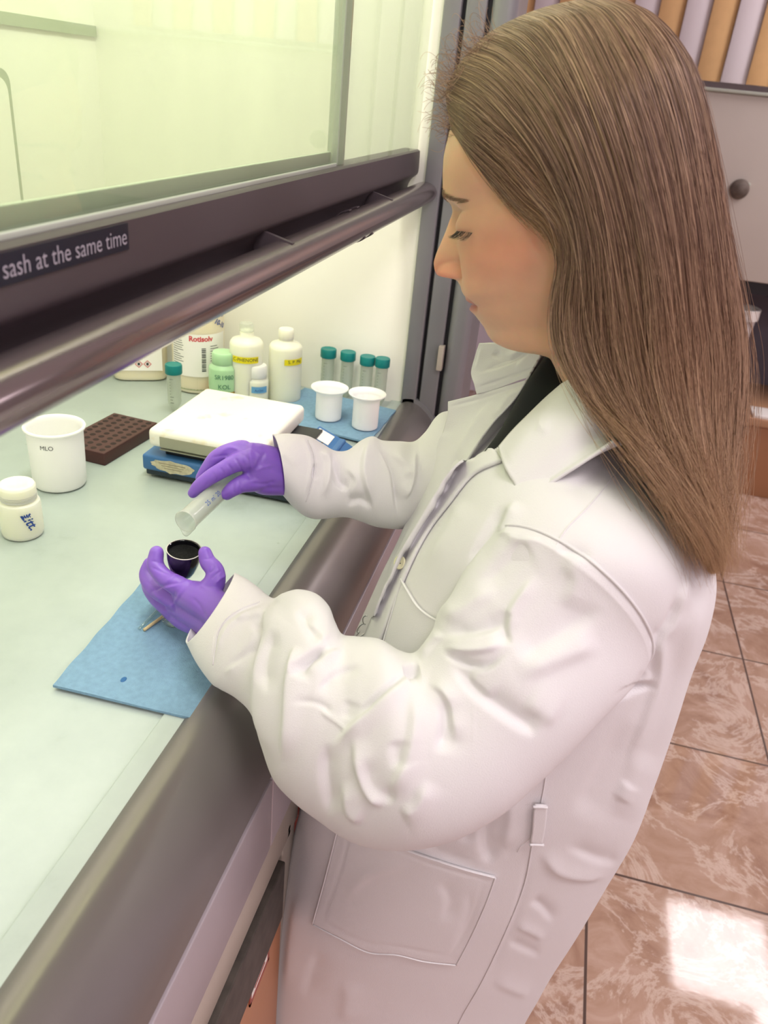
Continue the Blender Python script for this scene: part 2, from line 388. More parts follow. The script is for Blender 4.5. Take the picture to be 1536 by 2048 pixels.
# screw
for z in (.708, .700):
    s = lathe('screw', [(0,0),(.004,0),(.0045,-.001),(.0045,-.003)], M['white'], n=16)
    s.data.transform(Matrix.Rotation(math.pi/2, 4, 'Y')); s.data.transform(Matrix.Translation((XF-.003, .59, z))); hpart(s)
# posts at the far side
PY = 1.40
hpart(box('side_post', (-.264, PY, ZC-.03), (-.236, PY+.09, HZ), M['post'], bev=.003))
hpart(box('side_post_gap', (-.236, PY+.012, ZC-.03), (-.230, PY+.09, HZ), M['dark'], smooth=False))
hpart(box('side_post', (-.230, PY+.004, ZC-.05), (-.198, PY+.12, HZ), M['post'], bev=.003))
hpart(box('side_post_gap', (-.198, PY+.012, ZC-.05), (-.192, PY+.12, HZ), M['dark'], smooth=False))
hpart(box('side_post', (-.192, PY, .1), (-.152, PY+.16, HZ), M['post'], bev=.015, seg=5))
hpart(box('latch', (-.204, PY-.006, 1.0), (-.194, PY+.01, 1.045), M['beige'], bev=.001))
for yy in (HY0-.12,):
    hpart(box('side_post', (-.290, yy, .1), (-.165, yy+.1, HZ), M['post'], bev=.01))
hpart(box('header', (-.262, HY0-.1, 2.05), (-.165, PY+.16, HZ), M['post'], bev=.004))
# lamp fitting inside hood
M['lampw'] = mat('hood_lamp_cover', 'FFFFF0', .4, emit='F6FFB8', estr=3)
hpart(box('interior_lamp', (-.60, .1, 2.12), (-.44, 1.3, 2.165), M['lampw'], bev=.01))
# sash
sash = empty('sash', (-.28, .6, 1.36), 'sliding glass sash with dark purple-grey frame and shiny bar handle', 'sash window')
def spart(o):
    o.parent = sash; o.matrix_parent_inverse = Matrix.Translation((.28, -.6, -1.36)); return o
SY0, SY1 = HY0, 1.398
XG = -.292
fr = [(XG-.010, 1.362), (XG+.012, 1.362), (XG+.016, 1.360), (XG+.017, 1.335)]
cc = [(XG+.017, 1.335), (XG+.0155, 1.325), (XG+.006, 1.316), (XG+.001, 1.304), (XG+.002, 1.293), (XG+.008, 1.286)]
cc = crs(np.array(cc), 16).tolist()
fr = fr[:3]+cc+[(XG-.01, 1.286)]
spart(extr_y('sash_frame', fr, SY0, SY1, M['sash'], ang=50))
hb = []
for k in range(32):
    a = 2*math.pi*k/32; hb.append((XG+.030+.0205*math.cos(a)*1.0+.006*math.sin(a), 1.2985+.0155*math.sin(a)*(1.0 if math.sin(a) > 0 else 1.15)-.004*math.cos(a)))
spart(extr_y('handle_bar', hb, SY0, SY1, M['handle'], ang=80))
spart(extr_y('handle_web', [(XG-.008,1.292),(XG+.02,1.292),(XG+.02,1.286),(XG-.008,1.286)], SY0, SY1, M['handle']))
M['alum'] = mat('dull_aluminium', 'BCC4B6', .4, metal=.1)
for yy in (.72, 1.12):
    o = extr_y('handle_bracket', [(XG+.001,1.324),(XG+.012,1.321),(XG+.040,1.314),(XG+.038,1.304),(XG+.002,1.302)], yy, yy+.006, M['sash'])
    spart(o)
for yy in (.955, .99):
    cl = []
    for k in range(25):
        a = math.pi*.55+2*math.pi*.62*k/24
        cl.append((XG+.030+.0225*math.cos(a), 1.2985+.0185*math.sin(a)))
    cl += [(x-(x-(XG+.03))*.06, z-(z-1.2985)*.06) for x, z in cl[::-1]]
    spart(extr_y('handle_strap', cl, yy, yy+.009, M['sash']))
M['glass'] = glassmat('sash_glass', 'F0F6EC', refl=1.2, haze=.14)
M['glass2'] = glassmat('sash_glass_clear', 'F4F8F2', refl=1.2, haze=.10)
YM = .985
spart(box('glass_pane', (XG-.003, SY0, 1.361), (XG+.003, YM, 2.15), M['glass'], smooth=False))
spart(box('glass_pane', (XG+.006, YM-.02, 1.361), (XG+.012, SY1, 2.15), M['glass2'], smooth=False))
spart(box('pane_channel', (XG-.009, YM-.016, 1.361), (XG+.0045, YM+.012, 2.15), M['alum'], bev=.001))
spart(box('glazing_bead', (XG+.004, SY0, 1.361), (XG+.008, YM-.03, 1.3655), M['alum'], bev=.001))
spart(box('glazing_bead', (XG-.007, SY0, 1.361), (XG-.003, YM-.02, 1.376), M['alum'], bev=.001))
M['navy'] = mat('dark_navy_label', '1F1F2D', .5)
M['greytxt'] = mat('grey_lettering', 'A7A2AC', .6)
lab = spart(box('text_strip', (XG+.0172, SY0+.02, 1.3432), (XG+.0178, .4725, 1.3592), M['navy'], smooth=False))
Mt = Matrix.Translation((XG+.0182, .3195, 1.3468)) @ Matrix(((0,0,1,0),(1,0,0,0),(0,1,0,0),(0,0,0,1)))
tt = text_plane('lettering', 'sash at the same time', .0140, Mt, M['greytxt'])
ys = [v.co.y for v in tt.data.vertices]; k = (.4695-.3505)/(max(ys)-min(ys)); y0 = min(ys)
for v in tt.data.vertices: v.co.y = .3505+(v.co.y-y0)*k
spart(tt)

# ================================================================ THINGS ON THE WORKTOP
def wbase(px, py): return atz(px, py, ZC)
M['ptfe'] = mat('white_beaker_plastic', 'F4F3F1', .38, sss=.004, sssr=(1,1,1))
M['hdpe'] = mat('milky_polyethylene', 'F0F0DE', .38, sss=.012, sssr=(1,1,.8))
M['hdpe2'] = mat('milky_cream_polyethylene', 'F2F0E0', .42, sss=.012, sssr=(1,1,.8))
M['greencap'] = mat('pale_green_plastic', 'B4D9AE', .4, sss=.006, sssr=(1,1,1))
M['teal'] = mat('teal_cap', '0C7C79', .4)
M['yellow'] = mat('yellow_tape', 'F2E21C', .5)
M['bluelab'] = mat('pale_blue_tape', '6EAAD8', .5)
M['clear'] = glassmat('clear_plastic', 'EEF2EC', refl=1.3, haze=.34, hazecol='FAFBF6', rough=.1)
M['clearer'] = glassmat('clear_glass', 'F1F7F4', refl=1.6, haze=.05, hazecol='F2F4EE', rough=.03)
M['rack'] = mat('brown_rack', '4A2A28', .5)
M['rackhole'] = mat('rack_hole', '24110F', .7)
M['orangeliq'] = mat('orange_liquid', 'D98A3A', .2, sss=.01)
M['yellowliq'] = mat('yellowish_liquid', 'BFB678', .15, sss=.01)
M['crucible'] = mat('black_glaze', '0B0B10', .12, coat=.5)
M['carbon'] = mat('black_powder', '0F1110', .95, bump=1.0, bscale=700)
M['rim'] = mat('worn_white_rim', 'C9C5BE', .4)
M['hred'] = mat('label_red', 'CF4A52', .5)

def scribble(name, cx, cz, w, h, r, ang0, m, parent, n=3, loc=(0,0,0), seed=0, th=.0006):
    """small handwriting stroke group on a cylinder of radius r"""
    rg = random.Random(seed); V = []; 
    bm = bmesh.new()
    for k in range(n):
        pts = []; x0 = -w/2+w*k/n
        for q in range(9):
            t = q/8; x = x0+t*w/n*1.1; z = cz+h*.5*math.sin(t*6.3*1.3+k*1.7)*rg.uniform(.5, 1)
            pts.append((x+cx, z))
        for (xa, za), (xb, zb) in zip(pts[:-1], pts[1:]):
            dx, dz = xb-xa, zb-za; L = math.hypot(dx, dz)+1e-9; nx, nz = -dz/L*th, dx/L*th
            vs = []
            for x, z in ((xa-nx, za-nz), (xb-nx, zb-nz), (xb+nx, zb+nz), (xa+nx, za+nz)):
                a = ang0+x/r; vs.append(bm.verts.new((loc[0]+r*math.cos(a), loc[1]+r*math.sin(a), loc[2]+z)))
            bm.faces.new(vs)
    me = bpy.data.meshes.new(name); bm.to_mesh(me); bm.free()
    return link(name, me, m, parent, False)
def camang(p): return math.atan2(-p[1], -p[0])      # direction from p towards the viewer, in plan

# --- big white beaker
b = wbase(121, 966); H = hgt(b, 852)-ZC
t = empty('beaker', b, 'tall white plastic beaker with rolled rim, next to the brown rack', 'beaker')
r = .0325
lathe('body', [(0,0),(.029,0),(.0335,.002),(.0352,.006),(.0358,H*.5),(.0366,H-.004),(.0395,H-.0025),(.0403,H),(.0395,H+.0018),(.0375,H+.002),(.0358,H),(.0345,H-.006),(.0325,.006),(0,.004)], M['ptfe'], t, n=64)
text_cyl('marking', 'MLO', .0085, .0368, camang(b)-.35, H-.020, M['blackink'], t)
# --- small milky bottle front left
b = wbase(47, 1066); H = hgt(b, 965)-ZC
t = empty('reagent_bottle', b, 'small milky screw-cap bottle with blue handwriting in front of the tall beaker', 'bottle')
lathe('body', [(0,0),(.021,0),(.0235,.002),(.0245,.006),(.0245,H*.60),(.0235,H*.66),(.0195,H*.70),(.019,H*.74),(0,H*.74)], M['hdpe'], t)
lathe('cap', [(0,H*.71),(.0196,H*.71),(.0212,H*.715),(.0212,H*.93),(.0212,H*.95),(.0195,H*.99),(.014,H),(.012,H-.0012),(0,H-.0012)], M['hdpe2'], t)
for k in range(3): lathe('cap_ridge', [(.0208,H*(.74+.03*k)),(.0218,H*(.745+.03*k)),(.0208,H*(.75+.03*k))], M['hdpe2'], t)
text_cyl('handwriting', 'Litt.', .016, .0248, camang(b)+.15, H*.37, M['ink'], t, roll=-1.15, shear=.3, bold=.0003)
scribble('handwriting', -.001, H*.50, .010, .006, .0248, camang(b)+.25, M['ink'], t, 3, seed=4)
# --- brown rack
zt = ZC+.020
A = atz(228, 825, zt); Bc = atz(315, 845, zt); Cc = atz(224, 911, zt)
ux = (Bc-A); uy = (Cc-Bc); Lx = np.linalg.norm(ux); Ly = np.linalg.norm(uy); ux /= Lx; uy -= ux*(uy@ux); uy /= np.linalg.norm(uy)
cen = A+ux*Lx/2+uy*Ly/2
t = empty('tube_rack', (cen[0], cen[1], ZC), 'brown tube rack with rows of round holes, left of the hotplate', 'rack')
rotz = math.atan2(ux[1], ux[0])
t.rotation_euler = (0, 0, rotz)
bx = box('block', (-Lx/2, -Ly/2, 0), (Lx/2, Ly/2, .020), M['rack'], t, bev=.0015)
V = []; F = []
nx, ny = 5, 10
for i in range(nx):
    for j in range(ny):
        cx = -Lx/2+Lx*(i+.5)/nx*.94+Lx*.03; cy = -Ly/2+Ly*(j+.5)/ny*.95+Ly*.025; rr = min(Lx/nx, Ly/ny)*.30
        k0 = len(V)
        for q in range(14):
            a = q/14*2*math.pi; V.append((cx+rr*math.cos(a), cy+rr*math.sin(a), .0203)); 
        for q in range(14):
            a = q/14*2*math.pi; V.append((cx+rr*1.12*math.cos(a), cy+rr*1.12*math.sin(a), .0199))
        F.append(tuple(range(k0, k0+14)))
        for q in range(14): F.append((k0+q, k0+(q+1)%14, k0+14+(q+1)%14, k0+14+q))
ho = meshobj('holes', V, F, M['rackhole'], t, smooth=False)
# --- hotplate
M['hpblue'] = mat('hotplate_blue', '3F6FA6', .4)
M['hpnavy'] = mat('hotplate_dark_base', '2A3540', .5)
M['hpwhite'] = mat('hotplate_ceramic_top', 'F5F2E6', .35)
def stain(m, col, scale, lo, hi):
    nt = m.node_tree; b = nt.nodes['Principled BSDF']; base = tuple(b.inputs['Base Color'].default_value)
    tc = nt.nodes.new('ShaderNodeTexCoord'); n = nt.nodes.new('ShaderNodeTexNoise'); n.inputs['Scale'].default_value = scale; n.inputs['Detail'].default_value = 5
    nt.links.new(tc.outputs['Object'], n.inputs['Vector']); r = nt.nodes.new('ShaderNodeValToRGB')
    r.color_ramp.elements[0].position = lo; r.color_ramp.elements[0].color = base; r.color_ramp.elements[1].position = hi; r.color_ramp.elements[1].color = lin(col)
    nt.links.new(n.outputs['Fac'], r.inputs['Fac']); nt.links.new(r.outputs[0], b.inputs['Base Color'])
stain(M['hpwhite'], 'E2D0A0', 22, .60, .75)
M['silverpl'] = mat('brushed_side_plate', 'A9A694', .3, metal=.5)
t = empty('hotplate', (-.42, 1.05, ZC), 'blue laboratory hotplate with large stained white ceramic top', 'hotplate')
def hb(o): o.parent = t; o.matrix_parent_inverse = Matrix.Translation((.42, -1.05, -ZC)); return o
x0, x1, y0, y1 = -.542, -.285, .935, 1.118
hb(box('base', (x0, y0, ZC+.012), (x1-.005, y1, ZC+.036), M['hpblue'], bev=.004))
hb(box('base_skirt', (x0+.004, y0+.003, ZC+.004), (x1-.006, y1-.003, ZC+.0145), M['hpnavy'], bev=.002))
for sx in (x0+.02, x1-.03):
    for sy in (y0+.02, y1-.02): hb(lathe('foot', [(0,0),(.009,0),(.010,.002),(.010,.006),(0,.006)], M['black'], n=20, loc=(sx, sy, ZC)))
hb(box('heat_shield', (x0+.030, y0+.014, ZC+.036), (x1-.030, y1-.012, ZC+.043), M['black'], bev=.001))
hb(box('shield_plate', (x0+.024, y0+.008, ZC+.043), (x1-.062, y1-.006, ZC+.0455), M['silverpl'], bev=.001))
hb(box('shield_gap', (x0+.036, y0+.018, ZC+.0455), (x1-.040, y1-.016, ZC+.051), M['black'], bev=.001))
hb(box('top_plate', (x0+.011, y0-.001, ZC+.050), (x1-.077, y1+.006, ZC+.078), M['hpwhite'], bev=.008, seg=5))
hb(box('side_plate', (x0+.030, y0-.0018, ZC+.053), (x1-.090, y0-.0005, ZC+.069), M['silverpl'], bev=.0004))
# torn paper sticker on the front of the base
V = []; rg = random.Random(3); n = 26
for k in range(n):
    a = 2*math.pi*k/n; rr = 1+rg.uniform(-.12, .10)+(.25 if 17 < k < 23 and k%2 else 0)
    V.append((x0+.049+.034*math.cos(a)*rr, y0-.0008, ZC+.0245+.0088*math.sin(a)*rr))
st = meshobj('torn_sticker', V+[(v[0], v[1]+.0006, v[2]) for v in V], [tuple(range(n)), tuple(range(n, 2*n))]+[(k, (k+1)%n, n+(k+1)%n, n+k) for k in range(n)], mat('torn_paper', 'CFC7AC', .8, noise=.3, nscale=150), smooth=False); hb(st)
for k in range(3): hb(box('print_line', (x0+.027+.004*k, y0-.0012, ZC+.0275-.0035*k), (x0+.068-.003*k, y0-.0007, ZC+.0281-.0035*k), mat('faded_print', '8C7F6D', .8) if k == 0 else bpy.data.materials['faded_print'], smooth=False))
# sloping control panel at the user side with a white label
cp = [(x1-.062, ZC+.036), (x1-.050, ZC+.050), (x1-.010, ZC+.034), (x1+.012, ZC+.022), (x1+.014, ZC+.012), (x1-.062, ZC+.012)]
hb(extr_y('control_panel', cp, y0+.004, y1-.002, M['hpblue'], ang=25))
hb(extr_y('display_label', [(x1-.047, ZC+.0500), (x1-.022, ZC+.0400), (x1-.022, ZC+.0392), (x1-.047, ZC+.0490)], y1-.045, y1-.010, M['paper'], ang=25))
k = lathe('control_knob', [(0,0),(.012,0),(.013,.002),(.012,.010),(.010,.012),(0,.012)], M['black'], n=28, loc=(x1-.016, y0+.05, ZC+.034)); hb(k)
hb(box('control_knob', (x1-.022, y0+.1, ZC+.034), (x1-.004, y0+.118, ZC+.040), M['black'], bev=.001))

# --- blue wipes
def sheet(name, corners, z, m, label, seed, cat='cloth', th=.0022, nu=26, nv=26, lift=.0012):
    rg = np.random.default_rng(seed); c = [np.array(p[:2]) for p in corners]; V = []; F = []
    ph = rg.uniform(0, 6, 6)
    for lay in (0, 1):
        for i in range(nu+1):
            for j in range(nv+1):
                u, v = i/nu, j/nv
                p = (c[0]*(1-u)+c[1]*u)*(1-v)+(c[3]*(1-u)+c[2]*u)*v
                w = lift*(.5+.5*math.sin(u*7+ph[0])*math.sin(v*5+ph[1]))
                e = .0006*math.sin(v*23+ph[2])*(abs(u-.5) > .49)
                V.append((p[0]+e, p[1], z+.0004+w*lay*0+(th+w)*lay))
    N = (nu+1)*(nv+1)
    for i in range(nu):
        for j in range(nv):
            a = i*(nv+1)+j; F.append((a, a+1, a+nv+2, a+nv+1)); a += N; F.append((a, a+nv+1, a+nv+2, a+1))
    for i in range(nu):
        for j0 in (0, nv):
            a = i*(nv+1)+j0; F.append((a, a+nv+1, a+nv+1+N, a+N))
    for j in range(nv):
        for i0 in (0, nu):
            a = i0*(nv+1)+j; F.append((a, a+1, a+1+N, a+N))
    o = sharp(fixn(meshobj(name, V, F, m)), 40); tag(o, label, cat); return o
wipe = sheet('blue_wipe', [(-.396,.500),(-.256,.503),(-.262,.690),(-.405,.688)], ZC+.0036, M['cloth'], 'blue cloth wipe near the worktop edge, below the gloved hand with the crucible', 1)
sheet('blue_wipe', [(-.470,1.215),(-.270,1.185),(-.262,1.352),(-.450,1.385)], ZC+.0036, M['cloth'], 'blue cloth wipe under the two white cups in the far corner', 2)
o = lathe('ink_spot', [(0,.0072),(.0024,.0072),(.0028,.0066),(0,.0066)], mat('dark_blue_stain', '2E6196', .7), None, n=14, sx=1, sy=1.5); o.location = tuple(wbase(248,1370)); o.parent = wipe
# --- two white cups
proto = None
for i, (px, py, pt, lb) in enumerate(((656, 836, 775, 'white flared porcelain cup, left one of the two on the blue wipe'), (729, 854, 787, 'white flared porcelain cup on the blue wipe, right one nearer the grey post'))):
    b = atz(px, py, ZC+.0072); H = hgt(b, pt)-b[2]
    t = empty('porcelain_cup', b, lb, 'cup', 'white cups on the far wipe'); s = pxsize(b)
    lathe('body', [(0,0),(25*s*.9,0),(25.5*s,.002),(26*s,.006),(26*s,H*.80),(27.5*s,H*.87),(34*s,H*.95),(37*s,H-.0005),(37*s,H+.001),(35*s,H+.0006),(30*s,H*.94),(24*s,H*.82),(23*s,.006),(0,.005)], M['ptfe'], t, n=56)
# --- falcon tubes
def falcon(px, ptop, pbot, label, lean=0, group='teal-capped tubes by the side wall', rad=None, capw=33):
    b = wbase(px[1], pbot); zt = hgt(b, ptop); H = zt-ZC; s = pxsize([b[0], b[1], zt]); R = capw/2*s
    t = empty('centrifuge_tube', b, label, 'tube', group)
    if lean: t.rotation_euler = lean
    cb = R*.82
    lathe('body', [(0,.0),(cb*.25,.0005),(cb*.9,.014),(cb,.02),(cb,H-.012),(cb*.92,H-.012),(cb*.92,.02),(cb*.82,.0145),(0,.002)], M['clear'], t, n=32)
    lathe('cap', [(0,H-.016),(R*.97,H-.016),(R,H-.015),(R,H-.002),(R*.95,H-.0002),(R*.85,H),(R*.8,H-.0006),(0,H-.0006)], M['teal'], t, n=36)
    a = camang(b)
    label_cyl('white_patch', cb+.0003, a-.5, a+.35, H*.38, H*.72, M['clear'], t)
    bm = bmesh.new()
    for k in range(9):
        z = H*(.22+.062*k)
        vs = [bm.verts.new(((cb+.0006)*math.cos(a+q), (cb+.0006)*math.sin(a+q), zz)) for q, zz in ((-.62, z), (-.25 if k%2 else -.1, z), (-.25 if k%2 else -.1, z+.0008), (-.62, z+.0008))]; bm.faces.new(vs)
    me = bpy.data.meshes.new('graduation'); bm.to_mesh(me); bm.free(); link('graduation', me, M['blackink'], t, False)
    return t
falcon((345, 350), 728, 822, 'teal-capped clear tube standing alone behind the hotplate corner', group='teal-capped tubes', capw=34)
falcon((650, 652), 697, 790, 'teal-capped clear tube, farthest left of the four by the side wall', capw=32)
falcon((686, 690), 703, 797, 'teal-capped clear tube, second from left of the four by the side wall', capw=31)
falcon((730, 728), 712, 806, 'teal-capped clear tube, third from left of the four by the side wall', capw=31)
falcon((760, 757), 716, 812, 'teal-capped clear tube nearest the grey post, behind the right cup', capw=30)
# --- bottles
def bottle(px, py, ptop, rpx, mbody, mcap, label, sh=.72, neck=.42, capr=.5, caph=.16, name='reagent_bottle'):
    b = wbase(px, py); H = hgt(b, ptop)-ZC; s = pxsize([b[0], b[1], ZC+H*.5]); r = rpx*s
    t = empty(name, b, label, 'bottle')
    lathe('body', [(0,0),(r*.9,0),(r*.98,.002),(r,.006),(r,H*(sh-.06)),(r*.97,H*(sh-.03)),(r*.86,H*sh),(r*neck*1.2,H*(sh+.03)),(r*neck,H*(sh+.05)),(r*neck,H*(1-caph+.02)),(0,H*(1-caph+.02))], mbody, t, n=48)
    n0 = H*(1-caph)
    lathe('cap', [(0,n0),(r*capr*.97,n0),(r*capr,n0+.001),(r*capr,H-.003),(r*capr*.9,H),(0,H)], mcap, t, n=36)
    return t, b, H, r
t, b, H, r = bottle(568, 800, 657, 33, M['hdpe'], M['hdpe2'], 'tall milky bottle with yellow tape label, nearest the blue wipe', sh=.80, neck=.42, capr=.46, caph=.13)
a = camang(b); label_cyl('yellow_label', r+.0004, a-.05, a+1.25, H*.565, H*.645, M['yellow'], t)
text_cyl('label_text', 'S. P. Me', .0085, r+.001, a+.6, H*.59, M['blackink'], t)
t, b, H, r = bottle(492, 800, 646, 33, M['hdpe'], M['clear'], 'milky bottle with yellow tape label, behind the green-capped jar', sh=.80, neck=.40, capr=.42, caph=.10)
a = camang(b); label_cyl('yellow_label', r+.0004, a-.9, a+.75, H*.55, H*.63, M['yellow'], t)
text_cyl('label_text', 'C-PHENONE', .0085, r+.001, a-.05, H*.575, M['blackink'], t)
t, b, H, r = bottle(513, 806, 729, 23, M['hdpe'], M['white'], 'little milky bottle with a pale blue tape label, between the yellow-labelled bottles', sh=.66, neck=.7, capr=.86, caph=.30)
a = camang(b); label_cyl('blue_label', r+.0004, a-.45, a+.95, H*.36, H*.52, M['bluelab'], t)
text_cyl('label_text', 'AcOH', .006, r+.001, a+.2, H*.40, M['ink'], t)
t, b, H, r = bottle(447, 800, 703, 29, M['greencap'], M['greencap'], 'round pale green jar with handwriting and orange liquid, in front of the drum-like bottle', sh=.74, neck=.66, capr=.78, caph=.24)
a = camang(b)
label_cyl('orange_liquid', r+.0003, 0, 2*math.pi-.001, .004, H*.26, M['orangeliq'], t, n=40)
text_cyl('handwriting', 'SR1980', .0115, r+.0008, a+.05, H*.52, M['greentxt'] if 'greentxt' in M else mat('green_ink', '3E7A5E', .6), t)
text_cyl('handwriting', 'KOL', .0115, r+.0008, a+.05, H*.33, bpy.data.materials['green_ink'], t)
# big solvent bottle with label
b = wbase(398, 772); s = pxsize(b); r = 50*s; H = .31*.757+.02
t = empty('solvent_bottle', b, 'big translucent solvent bottle with printed white label and blue handwriting on its shoulder', 'bottle')
M['jug'] = mat('translucent_cream_plastic', 'EADFC4', .3, sss=.015, sssr=(1,1,.8))
lathe('body', [(0,0),(r*.88,0),(r*.98,.003),(r,.010),(r,H*.52),(r*.97,H*.60),(r*.84,H*.70),(r*.60,H*.80),(r*.34,H*.86),(r*.30,H*.88),(r*.30,H*.94),(0,H*.94)], M['jug'], t, n=56)
lathe('cap', [(0,H*.89),(r*.36,H*.89),(r*.37,H*.9),(r*.37,H-.003),(r*.33,H),(0,H)], M['white'], t, n=36)
label_cyl('liquid', r*.99, 0, 2*math.pi-.001, .008, .030, M['yellowliq'], t, n=48)
a = camang(b)
label_cyl('printed_label', r+.0006, a-1.15, a+1.2, .034, .112, M['paper'], t, n=24)
text_cyl('label_title', 'Rotisolv', .013, r+.0012, a+.10, .100, M['hred'], t, bold=.0005)
bm = bmesh.new()
def cylquad(bm, r, a0, a1, z0, z1):
    n = 3; P = []
    for k in range(n+1):
        aa = a0+(a1-a0)*k/n; P.append((bm.verts.new((r*math.cos(aa), r*math.sin(aa), z0)), bm.verts.new((r*math.cos(aa), r*math.sin(aa), z1))))
    for k in range(n): bm.faces.new((P[k][0], P[k+1][0], P[k+1][1], P[k][1]))
rg = random.Random(5)
for k in range(16): cylquad(bm, r+.0012, a-1.1, a-1.1+rg.uniform(.25, .55), .102-.0042*k, .1031-.0042*k)
for k in range(10): cylquad(bm, r+.0012, a+.45, a+.45+rg.uniform(.3, .6), .09-.0045*k, .0911-.0045*k)
for k in range(14): cylquad(bm, r+.0012, a+.12, a+.28, .086-.0032*k, .0875-.0032*k+(.0006 if k%3 else 0))
me = bpy.data.meshes.new('print'); bm.to_mesh(me); bm.free(); link('print', me, M['blackink'], t, False)
def diamond(parent, r, a, z, s):
    bm = bmesh.new()
    for q0, q1 in ((s, s*.78),):
        P = []; Q = []
        for dx, dz in ((0,1),(1,0),(0,-1),(-1,0)):
            P.append(bm.verts.new((r*math.cos(a+dx*q0/r), r*math.sin(a+dx*q0/r), z+dz*q0))); Q.append(bm.verts.new((r*math.cos(a+dx*q1/r), r*math.sin(a+dx*q1/r), z+dz*q1)))
        for k in range(4): bm.faces.new((P[k], P[(k+1)%4], Q[(k+1)%4], Q[k]))
    me = bpy.data.meshes.new('hazard_diamond'); bm.to_mesh(me); bm.free(); link('hazard_diamond', me, M['hred'], parent, False)
    bm = bmesh.new(); vs = [bm.verts.new((r*math.cos(a+s*.35*math.cos(q)/r), r*math.sin(a+s*.35*math.cos(q)/r), z+s*.4*math.sin(q))) for q in np.linspace(0, 2*math.pi, 9)[:-1]]
    bm.faces.new(vs); me = bpy.data.meshes.new('hazard_symbol'); bm.to_mesh(me); bm.free(); link('hazard_symbol', me, M['blackink'], parent, False)
diamond(t, r+.0013, a+.62, .043, .0075)
text_cyl('handwriting', 'NMP', .017, r*.92, a+.75, H*.66, M['ink'], t, roll=-.5, shear=.2, bold=.0004)
text_cyl('handwriting', '5d 10', .015, r*.99, a+.85, H*.57, M['ink'], t, roll=-.5, shear=.2, bold=.0004)
text_cyl('handwriting', '10-10', .013, r*1.01, a+.9, H*.49, M['ink'], t, roll=-.5, shear=.2, bold=.0004)
# square canister at left
b = wbase(282, 746); s = pxsize(b); r = 52*s
t = empty('canister', b, 'square-sided translucent canister with hazard label, at the back left of the bottles', 'bottle', rz=.5)
lathe('body', [(0,0),(r*.86,0),(r*.97,.003),(r,.010),(r,.15),(r*.9,.175),(r*.45,.19),(r*.28,.195),(r*.28,.205),(0,.205)], M['jug'], t, n=72, power=4.5)
lathe('cap', [(0,.198),(r*.34,.198),(r*.35,.2),(r*.35,.218),(r*.31,.221),(0,.221)], M['white'], t, n=36)
t2 = t
def face_label(parent, r, ang, y0, y1, z0, z1, m, name, off=.0006):
    c, s_ = math.cos(ang), math.sin(ang); V = [(c*(r+off)-s_*y, s_*(r+off)+c*y, z) for y, z in ((y0,z0),(y1,z0),(y1,z1),(y0,z1))]+[(c*(r-.0003)-s_*y, s_*(r-.0003)+c*y, z) for y, z in ((y0,z0),(y1,z0),(y1,z1),(y0,z1))]
    return fixn(meshobj(name, V, [(0,1,2,3),(4,5,6,7),(0,1,5,4),(1,2,6,5),(2,3,7,6),(3,0,4,7)], m, parent, smooth=False))
ang = -math.pi/2
face_label(t, r, ang, -r*.75, r*.8, .022, .13, M['paper'], 'printed_label')
for k, yy in enumerate((-.002, .0135)):
    for q in range(4):
        a0 = math.pi/4*0
    c, s_ = math.cos(ang), math.sin(ang); R = r+.0012; q0, q1 = .0072, .0056; z = .035
    V = []; 
    for rr in (q0, q1): 
        for dx, dz in ((0,1),(1,0),(0,-1),(-1,0)): V.append((c*R-s_*(yy+dx*rr), s_*R+c*(yy+dx*rr), z+dz*rr))
    meshobj('hazard_diamond', V, [(k2, (k2+1)%4, 4+(k2+1)%4, 4+k2) for k2 in range(4)], M['hred'], t, smooth=False)
    V = [(c*R-s_*(yy+.0024*math.cos(q)), s_*R+c*(yy+.0024*math.cos(q)), z+.003*math.sin(q)) for q in np.linspace(0, 2*math.pi, 9)[:-1]]
    meshobj('hazard_symbol', V, [tuple(range(8))], M['blackink'], t, smooth=False)
face_label(t, r, ang, -.021, -.016, .040, .054, M['blackink'], 'print', .0011)
for k in range(6): face_label(t, r, ang, -.012, .016-.003*(k%3), .060+.005*k, .0612+.005*k, M['blackink'], 'print', .0011)
# --- watch glass, stirring rod and wooden stick on the near wipe
zc = ZC+.0068
b = atz(352, 1248, zc); s = pxsize(b)
t = lathe('watch_glass', [(0,.0006),(13*s,.001),(22*s,.0035),(27*s,.0072),(27.6*s,.0076),(27.2*s,.0064),(22*s,.0024),(13*s,0),(0,-.0002)], M['clearer'], None, n=44); t.location = tuple(b+np.array([0,0,.0004]))
tag(t, 'small clear watch glass on the near blue wipe, under the lower gloved hand', 'watch glass')
def stick(name, p0, p1, r, m, label, cat):
    a, c = np.array(p0), np.array(p1); o = tube(name, [a, a+(c-a)*.33, a+(c-a)*.66, c], r, m, None, n=10); tag(o, label, cat); return o
a = atz(278, 1258, zc+.002); c = atz(345, 1190, zc+.002)
stick('glass_rod', a, c, .0017, M['clearer'], 'thin clear glass rod lying on the near blue wipe left of the wooden stick', 'glass rod')
a = atz(288, 1260, zc+.002); c = atz(352, 1214, zc+.002)
stick('wooden_stick', a, c, .0017, mat('pale_wood', 'C9B58A', .7), 'thin pale wooden stick on the near blue wipe beside the watch glass', 'stick')

